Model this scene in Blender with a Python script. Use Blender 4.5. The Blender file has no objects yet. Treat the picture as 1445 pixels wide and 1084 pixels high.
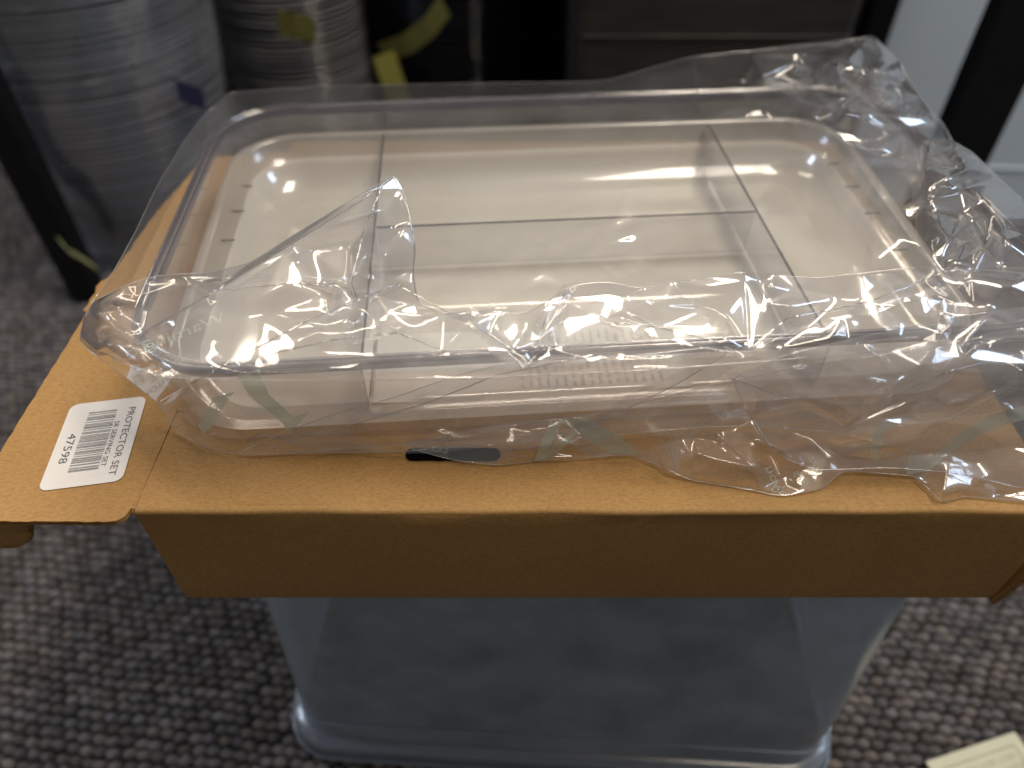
import bpy, bmesh, math, random
import numpy as np
from mathutils import Vector, Matrix
from mathutils.geometry import delaunay_2d_cdt
from mathutils.bvhtree import BVHTree
random.seed(7)
rng = np.random.default_rng(11)
scn = bpy.context.scene
col = scn.collection

# ------------------------------------------------------------------ camera
CAMZ = 0.687
FPX = 1056.0
PITCH = math.radians(45)
cd = bpy.data.cameras.new("camera")
cam = bpy.data.objects.new("camera", cd)
col.objects.link(cam)
cam.location = (0, 0, CAMZ)
cam.rotation_euler = (math.radians(90) - PITCH, 0, 0)
cd.sensor_width = 36
cd.lens = FPX / 1445 * 36
cd.clip_start = 0.01
cd.clip_end = 60
cd.dof.use_dof = True
cd.dof.focus_distance = 0.385
cd.dof.aperture_fstop = 3.6
scn.camera = cam

# ------------------------------------------------------------------ world, lamps
w = bpy.data.worlds.new("World")
scn.world = w
w.use_nodes = True
bg = w.node_tree.nodes["Background"]
bg.inputs[0].default_value = (1.0, 0.955, 0.915, 1)
bg.inputs[1].default_value = 0.19
scn.view_settings.view_transform = 'Standard'
scn.view_settings.look = 'None'
scn.view_settings.exposure = 0.0
scn.view_settings.gamma = 1.0
scn.cycles.max_bounces = 14
scn.cycles.transparent_max_bounces = 64
scn.cycles.transmission_bounces = 10
scn.cycles.glossy_bounces = 6
scn.cycles.diffuse_bounces = 4
scn.cycles.sample_clamp_indirect = 4.0
scn.cycles.caustics_reflective = False
scn.cycles.caustics_refractive = False


def area(name, loc, target, sx, sy, power, color):
    l = bpy.data.lights.new(name, 'AREA')
    l.shape = 'RECTANGLE'
    l.size = sx
    l.size_y = sy
    l.energy = power
    l.color = color
    o = bpy.data.objects.new(name, l)
    col.objects.link(o)
    o.location = loc
    d = Vector(target) - Vector(loc)
    o.rotation_euler = d.to_track_quat('-Z', 'Y').to_euler()
    return o


WARM = (1.0, 0.86, 0.68)
area("ceiling_lamp", (0.25, 2.35, 2.35), (0.1, 0.5, 0.3), 1.25, 0.18, 34, WARM)
area("ceiling_lamp", (-1.15, 1.6, 2.45), (-0.1, 0.4, 0.3), 0.22, 1.2, 15, WARM)
area("ceiling_lamp", (0.75, 0.58, 2.4), (0.2, 0.4, 0.3), 1.2, 0.5, 38, (1.0, 0.88, 0.72))
area("cool_fill", (2.0, 0.62, 1.6), (0.3, 0.6, 0.3), 0.5, 0.7, 16, (0.62, 0.78, 1.0))  # added cool fill, placed to brighten the pale bin; no window there
area("cool_fill", (-1.9, 0.62, 1.7), (-0.2, 0.7, 0.3), 0.4, 0.6, 15, (0.70, 0.82, 1.0))  # added cool fill, placed to brighten the big left stack


# ------------------------------------------------------------------ helpers
def unproject(u, v, z):
    """pixel of the 1445x1084 photograph -> point on the horizontal plane z"""
    x = (u - 722.5) / FPX
    y = -(v - 542.0) / FPX
    c, s = math.cos(PITCH), math.sin(PITCH)
    d = (x, c + y * s, -s + y * c)
    t = (z - CAMZ) / d[2]
    return Vector((x * t, d[1] * t, z))


def ray_dir(u, v):
    x = (u - 722.5) / FPX
    y = -(v - 542.0) / FPX
    c, s = math.cos(PITCH), math.sin(PITCH)
    return Vector((x, c + y * s, -s + y * c)).normalized()


def mesh(name, verts, faces, mat=None, parent=None, smooth=False, loc=None):
    me = bpy.data.meshes.new(name)
    me.from_pydata([tuple(v) for v in verts], [], [tuple(f) for f in faces])
    me.update()
    if smooth:
        me.polygons.foreach_set("use_smooth", [True] * len(me.polygons))
    o = bpy.data.objects.new(name, me)
    col.objects.link(o)
    if mat:
        me.materials.append(mat)
    if parent:
        o.parent = parent
    if loc is not None:
        o.location = loc
    return o


def from_bm(name, bm, mat, parent=None, smooth=False):
    me = bpy.data.meshes.new(name)
    bm.to_mesh(me)
    bm.free()
    if smooth:
        me.polygons.foreach_set("use_smooth", [True] * len(me.polygons))
    me.materials.append(mat)
    o = bpy.data.objects.new(name, me)
    col.objects.link(o)
    if parent:
        o.parent = parent
    return o


def empty(name, label, cat, loc=(0, 0, 0), rz=0.0, group=None):
    o = bpy.data.objects.new(name, None)
    col.objects.link(o)
    o.location = loc
    o.rotation_euler = (0, 0, rz)
    o.empty_display_size = 0.02
    tag(o, label, cat, group)
    return o


def tag(o, label=None, cat=None, group=None, kind=None):
    if label: o['label'] = label
    if cat: o['category'] = cat
    if group: o['group'] = group
    if kind: o['kind'] = kind
    return o


def box_bm(x0, x1, y0, y1, z0, z1, bev=0.0, seg=2):
    bm = bmesh.new()
    bmesh.ops.create_cube(bm, size=1)
    for v in bm.verts:
        v.co = Vector(((x0 + x1) / 2 + v.co.x * (x1 - x0), (y0 + y1) / 2 + v.co.y * (y1 - y0), (z0 + z1) / 2 + v.co.z * (z1 - z0)))
    if bev:
        bmesh.ops.bevel(bm, geom=list(bm.edges), offset=bev, segments=seg, affect='EDGES', profile=0.5)
    return bm


def rr_points(hw, hd, r, n=10):
    pts = []
    for cx, cy, a0 in ((hw - r, hd - r, 0), (-hw + r, hd - r, 90), (-hw + r, -hd + r, 180), (hw - r, -hd + r, 270)):
        for i in range(n + 1):
            a = math.radians(a0 + 90 * i / n)
            pts.append((cx + r * math.cos(a), cy + r * math.sin(a)))
    return pts


def loft(sections, n=10, cap0=False, cap1=False, off=(0, 0)):
    """sections: (half width, half depth, radius, z)"""
    V, Fc = [], []
    m = 4 * (n + 1)
    for hw, hd, r, z in sections:
        V += [(x + off[0], y + off[1], z) for x, y in rr_points(hw, hd, r, n)]
    for k in range(len(sections) - 1):
        for i in range(m):
            j = (i + 1) % m
            Fc.append((k * m + i, k * m + j, (k + 1) * m + j, (k + 1) * m + i))
    if cap0:
        Fc.append(tuple(reversed(range(m))))
    if cap1:
        Fc.append(tuple((len(sections) - 1) * m + i for i in range(m)))
    return V, Fc


def plate(name, outline, z0, z1, mat, parent=None):
    """flat sheet with thickness from a counter-clockwise outline"""
    n = len(outline)
    V = [(x, y, z0) for x, y in outline] + [(x, y, z1) for x, y in outline]
    Fc = [tuple(reversed(range(n))), tuple(range(n, 2 * n))]
    Fc += [(i, (i + 1) % n, n + (i + 1) % n, n + i) for i in range(n)]
    return mesh(name, V, Fc, mat, parent)


def tube(name, pts, r, mat, parent=None, sides=5):
    V, Fc = [], []
    pts = [Vector(p) for p in pts]
    n = len(pts)
    for i, p in enumerate(pts):
        d = (pts[min(i + 1, n - 1)] - pts[max(i - 1, 0)]).normalized()
        a = d.cross(Vector((0.13, 0.21, 0.97))).normalized()
        b = d.cross(a)
        for k in range(sides):
            t = 2 * math.pi * k / sides
            V.append(p + (a * math.cos(t) + b * math.sin(t)) * r)
    for i in range(n - 1):
        for k in range(sides):
            k2 = (k + 1) % sides
            Fc.append((i * sides + k, i * sides + k2, (i + 1) * sides + k2, (i + 1) * sides + k))
    return mesh(name, V, Fc, mat, parent, smooth=True)


# ------------------------------------------------------------------ materials
class NT:
    def __init__(self, name):
        self.m = bpy.data.materials.new(name)
        self.m.use_nodes = True
        self.t = self.m.node_tree
        self.t.nodes.clear()
        self.out = self.n('ShaderNodeOutputMaterial')

    def n(self, typ, **kw):
        nd = self.t.nodes.new(typ)
        for k, v in kw.items():
            if k.startswith('_'):
                setattr(nd, k[1:], v)
        return nd

    def l(self, a, b):
        self.t.links.new(a, b)


def noise(nt, scale, detail=4, rough=0.55, vec=None):
    nd = nt.n('ShaderNodeTexNoise')
    nd.inputs['Scale'].default_value = scale
    nd.inputs['Detail'].default_value = detail
    nd.inputs['Roughness'].default_value = rough
    if vec is not None:
        nt.l(vec, nd.inputs['Vector'])
    return nd


def ramp(nt, fac, stops):
    r = nt.n('ShaderNodeValToRGB')
    els = r.color_ramp.elements
    while len(els) < len(stops):
        els.new(0.5)
    for e, (p, c) in zip(els, stops):
        e.position = p
        e.color = tuple(c) + (1,)
    nt.l(fac, r.inputs[0])
    return r


def coords(nt, scale=(1, 1, 1), rot=(0, 0, 0)):
    tc = nt.n('ShaderNodeTexCoord')
    mp = nt.n('ShaderNodeMapping')
    mp.inputs['Scale'].default_value = scale
    mp.inputs['Rotation'].default_value = rot
    nt.l(tc.outputs['Object'], mp.inputs['Vector'])
    return mp.outputs['Vector']


def solid(name, c0, c1=None, scale=60, rough=0.6, bump=0.0, bscale=None, spec=0.5, vscale=(1, 1, 1), detail=4):
    nt = NT(name)
    b = nt.n('ShaderNodeBsdfPrincipled')
    b.inputs['Roughness'].default_value = rough
    b.inputs['Specular IOR Level'].default_value = spec
    v = coords(nt, vscale)
    nz = noise(nt, scale, detail, vec=v)
    c1 = c1 or tuple(x * 0.8 for x in c0)
    r = ramp(nt, nz.outputs['Fac'], [(0.32, c1), (0.68, c0)])
    nt.l(r.outputs[0], b.inputs['Base Color'])
    if bump:
        nb = noise(nt, bscale or scale * 3, 3, vec=v)
        bp = nt.n('ShaderNodeBump')
        bp.inputs['Strength'].default_value = bump
        bp.inputs['Distance'].default_value = 0.001
        nt.l(nb.outputs['Fac'], bp.inputs['Height'])
        nt.l(bp.outputs[0], b.inputs['Normal'])
    nt.l(b.outputs[0], nt.out.inputs[0])
    return nt.m


def clear(name, tint, ior=1.45, rough=0.02, haze=0.03, haze_col=(0.8, 0.8, 0.8), refl=1.0, bump=0.0, bscale=30, translucent=0.5,
          var=0.0, gloss_col=(1, 1, 1), soft=0.0):
    """thin clear plastic: transparent + fresnel gloss + a little milky scatter"""
    nt = NT(name)
    tr = nt.n('ShaderNodeBsdfTransparent')
    tr.inputs[0].default_value = tuple(tint) + (1,)
    gl = nt.n('ShaderNodeBsdfGlossy')
    gl.inputs['Roughness'].default_value = rough
    gl.inputs['Color'].default_value = tuple(gloss_col) + (1,)
    df = nt.n('ShaderNodeBsdfDiffuse')
    df.inputs[0].default_value = tuple(haze_col) + (1,)
    tl = nt.n('ShaderNodeBsdfTranslucent')
    tl.inputs[0].default_value = tuple(haze_col) + (1,)
    mh = nt.n('ShaderNodeMixShader')
    mh.inputs[0].default_value = translucent
    nt.l(df.outputs[0], mh.inputs[1])
    nt.l(tl.outputs[0], mh.inputs[2])
    mb = nt.n('ShaderNodeMixShader')
    mb.inputs[0].default_value = haze
    if var:
        v = coords(nt)
        nz = noise(nt, 22, 5, vec=v)
        mr = nt.n('ShaderNodeMapRange')
        mr.inputs['From Min'].default_value = 0.3
        mr.inputs['From Max'].default_value = 0.7
        mr.inputs['To Min'].default_value = haze * (1 - var)
        mr.inputs['To Max'].default_value = haze * (1 + var)
        nt.l(nz.outputs['Fac'], mr.inputs['Value'])
        nt.l(mr.outputs[0], mb.inputs[0])
    nt.l(tr.outputs[0], mb.inputs[1])
    nt.l(mh.outputs[0], mb.inputs[2])
    # Schlick reflectance of a thin sheet, the same from either side
    f0 = ((ior - 1) / (ior + 1)) ** 2
    ge = nt.n('ShaderNodeNewGeometry')
    fr = nt.n('ShaderNodeVectorMath', _operation='DOT_PRODUCT')
    nt.l(ge.outputs['Incoming'], fr.inputs[0])
    nt.l(ge.outputs['Normal'], fr.inputs[1])
    ab = nt.n('ShaderNodeMath', _operation='ABSOLUTE')
    nt.l(fr.outputs['Value'], ab.inputs[0])
    om = nt.n('ShaderNodeMath', _operation='SUBTRACT')
    om.inputs[0].default_value = 1.0
    nt.l(ab.outputs[0], om.inputs[1])
    pw = nt.n('ShaderNodeMath', _operation='POWER')
    pw.inputs[1].default_value = 5.0
    nt.l(om.outputs[0], pw.inputs[0])
    sc = nt.n('ShaderNodeMath', _operation='MULTIPLY_ADD')
    sc.inputs[1].default_value = (1 - f0)
    sc.inputs[2].default_value = f0 * 2
    nt.l(pw.outputs[0], sc.inputs[0])
    mu = nt.n('ShaderNodeMath', _operation='MULTIPLY')
    mu.use_clamp = True
    mu.inputs[1].default_value = refl
    nt.l(sc.outputs[0], mu.inputs[0])
    mx = nt.n('ShaderNodeMixShader')
    nt.l(mu.outputs[0], mx.inputs[0])
    nt.l(mb.outputs[0], mx.inputs[1])
    if soft:
        g2 = nt.n('ShaderNodeBsdfGlossy')
        g2.inputs['Roughness'].default_value = rough + 0.26
        gm = nt.n('ShaderNodeMixShader')
        gm.inputs[0].default_value = soft
        nt.l(gl.outputs[0], gm.inputs[1])
        nt.l(g2.outputs[0], gm.inputs[2])
        nt.l(gm.outputs[0], mx.inputs[2])
    else:
        nt.l(gl.outputs[0], mx.inputs[2])
    if bump:
        v = coords(nt)
        nz = noise(nt, bscale, 3, vec=v)
        bp = nt.n('ShaderNodeBump')
        bp.inputs['Strength'].default_value = bump
        bp.inputs['Distance'].default_value = 0.002
        nt.l(nz.outputs['Fac'], bp.inputs['Height'])
        nt.l(bp.outputs[0], gl.inputs['Normal'])
        nt.l(bp.outputs[0], fr.inputs[1])
    nt.l(mx.outputs[0], nt.out.inputs[0])
    return nt.m


def cardboard(name, light, dark):
    nt = NT(name)
    b = nt.n('ShaderNodeBsdfPrincipled')
    b.inputs['Roughness'].default_value = 0.72
    b.inputs['Specular IOR Level'].default_value = 0.3
    v = coords(nt)
    n1 = noise(nt, 9, 5, 0.6, v)
    n2 = noise(nt, 420, 3, 0.7, coords(nt, (1, 2.5, 2.5)))
    n3 = noise(nt, 1300, 2, 0.7, v)
    r1 = ramp(nt, n1.outputs['Fac'], [(0.3, dark), (0.72, light)])
    mm = nt.n('ShaderNodeMix', _data_type='RGBA', _blend_type='MULTIPLY')
    mm.inputs['Factor'].default_value = 0.75
    r2 = ramp(nt, n2.outputs['Fac'], [(0.3, (0.66, 0.61, 0.54)), (0.62, (1.04, 1.03, 1.0))])
    nt.l(r1.outputs[0], mm.inputs['A'])
    nt.l(r2.outputs[0], mm.inputs['B'])
    sp = ramp(nt, n3.outputs['Fac'], [(0.26, (0.45, 0.38, 0.3)), (0.31, (1, 1, 1))])
    m2 = nt.n('ShaderNodeMix', _data_type='RGBA', _blend_type='MULTIPLY')
    m2.inputs['Factor'].default_value = 0.8
    nt.l(mm.outputs['Result'], m2.inputs['A'])
    nt.l(sp.outputs[0], m2.inputs['B'])
    nt.l(m2.outputs['Result'], b.inputs['Base Color'])
    wv = nt.n('ShaderNodeTexWave')
    wv.inputs['Scale'].default_value = 45
    wv.inputs['Distortion'].default_value = 0.4
    nt.l(coords(nt), wv.inputs['Vector'])
    ad = nt.n('ShaderNodeMath', _operation='MULTIPLY_ADD')
    ad.inputs[1].default_value = 0.10
    nt.l(wv.outputs['Fac'], ad.inputs[0])
    nt.l(n2.outputs['Fac'], ad.inputs[2])
    bp = nt.n('ShaderNodeBump')
    bp.inputs['Strength'].default_value = 0.22
    bp.inputs['Distance'].default_value = 0.0006
    nt.l(ad.outputs[0], bp.inputs['Height'])
    nt.l(bp.outputs[0], b.inputs['Normal'])
    nt.l(b.outputs[0], nt.out.inputs[0])
    return nt.m


M = {}
M['card'] = cardboard('kraft_cardboard', (0.420, 0.248, 0.090), (0.360, 0.200, 0.067))
M['card_edge'] = solid('cardboard_edge', (0.36, 0.19, 0.06), (0.16, 0.08, 0.025), 260, 0.85, 0.8)
M['slot_shade'] = solid('slot_dark', (0.004, 0.003, 0.003), None, 60, 1.0, spec=0.02)
M['film'] = clear('bag_film', (0.985, 0.983, 0.985), 1.42, 0.07, 0.07, (0.80, 0.80, 0.84), 1.35, 0.0, 60, 0.55, 0.5, soft=0.35)
M['film2'] = clear('bag_film_front', (0.98, 0.978, 0.985), 1.46, 0.06, 0.15, (0.80, 0.79, 0.83), 1.9, 0.0, 60, 0.55, 0.4, soft=0.35)
M['film_edge'] = clear('bag_edge', (0.9, 0.9, 0.92), 1.5, 0.1, 0.35, (0.85, 0.86, 0.9), 2.5)
M['print'] = clear('bag_print', (0.86, 0.92, 0.86), 1.4, 0.15, 0.55, (0.78, 0.86, 0.79), 1.0)
M['acrylic'] = clear('clear_acrylic', (0.98, 0.98, 0.985), 1.49, 0.02, 0.03, (0.7, 0.7, 0.75), 0.9)
M['acrylic_wall'] = clear('hazy_acrylic_wall', (0.94, 0.93, 0.945), 1.49, 0.03, 0.14, (0.56, 0.53, 0.56), 1.3, soft=0.3)
M['divider'] = clear('divider_acrylic', (0.95, 0.95, 0.96), 1.49, 0.02, 0.12, (0.52, 0.51, 0.52), 1.6)
M['acrylic_rim'] = clear('acrylic_rim', (0.45, 0.43, 0.51), 1.49, 0.08, 0.72, (0.11, 0.10, 0.15), 1.4)
M['acrylic_edge'] = clear('acrylic_cut_edge', (0.45, 0.44, 0.47), 1.49, 0.1, 0.25, (0.28, 0.27, 0.30), 0.7)
M['milky'] = clear('milky_tray', (0.90, 0.88, 0.83), 1.49, 0.08, 0.84, (0.79, 0.75, 0.66), 1.7, 0.0, 12, 0.2, soft=0.3)
M['milky_clear'] = clear('milky_ledge', (0.93, 0.92, 0.89), 1.49, 0.12, 0.62, (0.68, 0.64, 0.56), 1.2, 0.0, 12, 0.4, soft=0.5)
M['soft_line'] = clear('moulded_line', (0.72, 0.71, 0.68), 1.49, 0.2, 0.3, (0.35, 0.34, 0.31), 0.8)
M['bead'] = clear('rim_bead_acrylic', (0.93, 0.92, 0.95), 1.49, 0.10, 0.10, (0.5, 0.5, 0.55), 4.0)
M['film3'] = clear('bag_film_crumpled', (0.98, 0.978, 0.985), 1.46, 0.06, 0.09, (0.80, 0.80, 0.84), 1.9, 0.0, 60, 0.55, 0.5, soft=0.3)
M['fold'] = clear('folded_film', (0.88, 0.88, 0.90), 1.5, 0.10, 0.16, (0.8, 0.8, 0.84), 4.0)
M['bin'] = clear('bin_plastic', (0.70, 0.75, 0.82), 1.45, 0.28, 0.76, (0.48, 0.53, 0.575), 0.8, 0, 30, 0.5, 0.25)
M['bin_rim'] = clear('bin_rim_plastic', (0.75, 0.79, 0.85), 1.45, 0.2, 0.5, (0.46, 0.52, 0.60), 1.0)
M['label'] = solid('sticker_paper', (0.67, 0.64, 0.615), (0.64, 0.61, 0.585), 40, 0.45)
M['ink'] = solid('printed_ink', (0.06, 0.06, 0.06), (0.14, 0.14, 0.14), 900, 0.6)
M['ink_grey'] = solid('grey_ink', (0.16, 0.165, 0.165), (0.30, 0.30, 0.30), 700, 0.6)
M['paper'] = solid('leaflet_paper', (0.66, 0.64, 0.575), None, 20, 0.6)
M['paper_ink'] = solid('leaflet_ink', (0.42, 0.41, 0.38), (0.52, 0.51, 0.48), 200, 0.6)
M['cream'] = solid('cream_card', (0.62, 0.60, 0.44), (0.57, 0.55, 0.40), 30, 0.55)
M['cream_ink'] = solid('tan_ink', (0.47, 0.38, 0.22), None, 200, 0.6)
M['cream_text'] = solid('faded_text_ink', (0.40, 0.40, 0.28), (0.5, 0.49, 0.36), 200, 0.6)
M['black'] = solid('black_metal', (0.007, 0.007, 0.008), (0.004, 0.004, 0.004), 80, 0.55, spec=0.2)
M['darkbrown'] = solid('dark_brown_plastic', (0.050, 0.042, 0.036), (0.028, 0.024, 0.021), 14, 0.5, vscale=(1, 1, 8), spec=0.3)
M['pale'] = solid('pale_blue_grey_plastic', (0.62, 0.70, 0.77), (0.58, 0.66, 0.73), 4, 0.5)
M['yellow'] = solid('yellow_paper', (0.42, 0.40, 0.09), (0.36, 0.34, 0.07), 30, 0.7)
M['shaded_yellow'] = solid('yellow_paper_shaded', (0.16, 0.155, 0.035), None, 30, 0.7)  # yellow paper with shade put into its colour
M['palegreen'] = solid('pale_yellow_paper', (0.50, 0.50, 0.24), None, 30, 0.7)
M['wall'] = solid('wall_paint', (0.05, 0.05, 0.055), None, 3, 0.8)
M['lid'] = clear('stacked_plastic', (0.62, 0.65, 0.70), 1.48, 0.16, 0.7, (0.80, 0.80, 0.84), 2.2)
M['lid_shaded'] = clear('stacked_plastic_shaded', (0.5, 0.52, 0.60), 1.48, 0.15, 0.25, (0.10, 0.11, 0.15), 1.0)  # same bowl plastic, the stack's shade put into its colour
M['wrap'] = clear('stretch_wrap', (0.96, 0.965, 0.985), 1.5, 0.12, 0.15, (0.60, 0.62, 0.70), 2.4, 1.0, 16)
M['blue'] = solid('navy_label', (0.02, 0.02, 0.06), None, 40, 0.5)

# ------------------------------------------------------------------ carpet (loop pile as real relief)
def build_carpet():
    nx, ny = 1000, 860
    x0, x1, y0, y1 = -1.35, 1.30, 0.02, 2.08
    xs = np.linspace(x0, x1, nx)
    # denser near the camera
    t = np.linspace(0, 1, ny)
    ys = y0 + (y1 - y0) * (t * 0.55 + 0.45 * t ** 2)
    X, Y = np.meshgrid(xs, ys)
    a = math.radians(-7)
    u = (X * math.cos(a) + Y * math.sin(a)) / 0.0128
    v = (-X * math.sin(a) + Y * math.cos(a)) / 0.0098
    # smooth warp so that rows wander
    u = u + 0.14 * np.sin(v * 0.31 + 1.3) + 0.07 * np.sin(v * 0.83 + u * 0.27)
    v = v + 0.12 * np.sin(u * 0.37 + 0.6) + 0.06 * np.sin(u * 1.13 + v * 0.21)
    row = np.floor(v)
    us = u + 0.5 * (row % 2)
    cu = np.floor(us)
    fu, fv = us - cu - 0.5, v - row - 0.5

    def h(i, j, k):
        s = np.sin(i * 127.1 + j * 311.7 + k * 74.7) * 43758.5453
        return s - np.floor(s)
    fu2 = fu + (h(cu, row, 1) - 0.5) * 0.22
    fv2 = fv + (h(cu, row, 2) - 0.5) * 0.18
    r = np.sqrt((fu2 / 0.52) ** 2 + (fv2 / 0.50) ** 2)
    dome = np.clip(1 - r ** 2.4, 0, 1) ** 0.6
    amp = 0.8 + 0.3 * h(cu, row, 3)
    Z = -0.006 + 0.0052 * dome * amp + 0.0004 * (rng.random(X.shape) - 0.5)
    # strands across every loop
    Z += 0.0007 * np.sin((fu2 * 1.0 + fv2 * 0.6) * 19 + h(cu, row, 9) * 6) * dome
    V = np.stack([X, Y, Z], -1).reshape(-1, 3)
    idx = np.arange(nx * ny).reshape(ny, nx)
    Q = np.stack([idx[:-1, :-1], idx[:-1, 1:], idx[1:, 1:], idx[1:, :-1]], -1).reshape(-1, 4)
    me = bpy.data.meshes.new("carpet")
    me.vertices.add(len(V)); me.vertices.foreach_set("co", V.astype(np.float32).ravel())
    me.loops.add(Q.size); me.loops.foreach_set("vertex_index", Q.astype(np.int32).ravel())
    me.polygons.add(len(Q)); me.polygons.foreach_set("loop_start", np.arange(0, Q.size, 4, dtype=np.int32))
    me.polygons.foreach_set("loop_total", np.full(len(Q), 4, dtype=np.int32))
    me.update(calc_edges=True)
    me.polygons.foreach_set("use_smooth", [True] * len(me.polygons))
    # yarn: loop colour with shade painted into the gaps
    k = h(cu, row, 5)
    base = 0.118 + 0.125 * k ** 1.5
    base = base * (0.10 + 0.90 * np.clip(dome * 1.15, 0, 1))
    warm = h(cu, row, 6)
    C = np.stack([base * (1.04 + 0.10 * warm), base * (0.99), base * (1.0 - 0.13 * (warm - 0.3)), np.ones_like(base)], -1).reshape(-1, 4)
    at = me.color_attributes.new("yarn_shade", 'FLOAT_COLOR', 'POINT')
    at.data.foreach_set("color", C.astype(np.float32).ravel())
    nt = NT('loop_pile_carpet')
    b = nt.n('ShaderNodeBsdfPrincipled')
    b.inputs['Roughness'].default_value = 0.95
    b.inputs['Specular IOR Level'].default_value = 0.1
    ca = nt.n('ShaderNodeVertexColor'); ca.layer_name = "yarn_shade"
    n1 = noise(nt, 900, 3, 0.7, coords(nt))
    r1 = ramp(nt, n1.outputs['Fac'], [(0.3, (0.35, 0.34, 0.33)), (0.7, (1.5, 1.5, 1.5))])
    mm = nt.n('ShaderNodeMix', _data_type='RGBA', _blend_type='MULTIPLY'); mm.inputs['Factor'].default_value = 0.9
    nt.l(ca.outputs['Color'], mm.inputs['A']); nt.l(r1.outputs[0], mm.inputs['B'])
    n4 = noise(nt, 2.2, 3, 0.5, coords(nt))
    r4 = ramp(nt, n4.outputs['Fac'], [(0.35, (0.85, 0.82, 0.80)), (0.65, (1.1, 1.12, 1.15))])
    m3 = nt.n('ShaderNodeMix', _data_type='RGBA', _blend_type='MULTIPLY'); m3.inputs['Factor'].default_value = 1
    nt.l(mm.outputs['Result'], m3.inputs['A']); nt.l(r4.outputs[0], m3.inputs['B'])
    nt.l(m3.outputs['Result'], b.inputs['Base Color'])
    bp = nt.n('ShaderNodeBump'); bp.inputs['Strength'].default_value = 0.8; bp.inputs['Distance'].default_value = 0.002
    nt.l(n1.outputs['Fac'], bp.inputs['Height']); nt.l(bp.outputs[0], b.inputs['Normal'])
    nt.l(b.outputs[0], nt.out.inputs[0])
    me.materials.append(nt.m)
    o = bpy.data.objects.new("carpet", me); col.objects.link(o)
    tag(o, kind='structure')


build_carpet()
fl = mesh("floor", [(-4, -2, -0.012), (4, -2, -0.012), (4, 4, -0.012), (-4, 4, -0.012)], [(0, 1, 2, 3)], solid('subfloor', (0.05, 0.05, 0.05), None, 5, 0.9))
tag(fl, kind='structure')
wl = from_bm("wall", box_bm(-3.5, 3.5, 2.1, 2.2, -0.01, 1.15), M['wall'])
tag(wl, kind='structure')


# ------------------------------------------------------------------ upturned bin under the box
def build_bin():
    t = empty("storage_bin", "upturned translucent bluish plastic storage bin standing on the carpet under the cardboard box", "storage bin",
              (0.049, 0.398, 0), math.radians(-3.5))
    # body: narrow closed end up, open wide end on the floor
    V, Fc = loft([(0.2250, 0.170, 0.035, 0.020), (0.2220, 0.168, 0.034, 0.10), (0.2170, 0.165, 0.033, 0.20), (0.2125, 0.162, 0.032, 0.285),
                  (0.2090, 0.159, 0.030, 0.297), (0.2020, 0.152, 0.026, 0.3015)], cap1=True)
    mesh("body", V, Fc, M['bin'], t, True)
    V, Fc = loft([(0.2250, 0.170, 0.035, 0.0205), (0.2325, 0.1775, 0.042, 0.0197), (0.2355, 0.1805, 0.044, 0.0165), (0.2365, 0.1815, 0.045, 0.003),
                  (0.2340, 0.1790, 0.043, 0.001)])
    mesh("rim", V, Fc, M['bin_rim'], t, True)
    for z, k in ((0.0197, 0.2335), (0.003, 0.2375)):
        ring = [(x, y, z) for x, y in rr_points(k, k - 0.055, 0.045, 12)]
        ring.append(ring[0])
        tube("rim_bead", ring, 0.0012, M['bin_rim'], t, 6)
    # moulded stiffening step low on the walls
    ring = [(x, y, 0.05) for x, y in rr_points(0.2255, 0.1705, 0.035, 12)]
    ring.append(ring[0])
    tube("moulded_step", ring, 0.0012, M['bin_rim'], t, 6)


build_bin()

# ------------------------------------------------------------------ cardboard box
ZB, ZT = 0.3035, 0.387
BX0, BX1, BY0, BY1 = -0.183, 0.2695, 0.2122, 0.588


def wavy(p0, p1, n, amp, seed):
    r = random.Random(seed)
    out = []
    for i in range(n):
        t = i / n
        x = p0[0] + (p1[0] - p0[0]) * t
        y = p0[1] + (p1[1] - p0[1]) * t
        dx, dy = p1[1] - p0[1], -(p1[0] - p0[0])
        L = math.hypot(dx, dy)
        a = (r.random() - 0.5) * 2 * amp if i else 0
        out.append((x + dx / L * a, y + dy / L * a))
    return out


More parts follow.
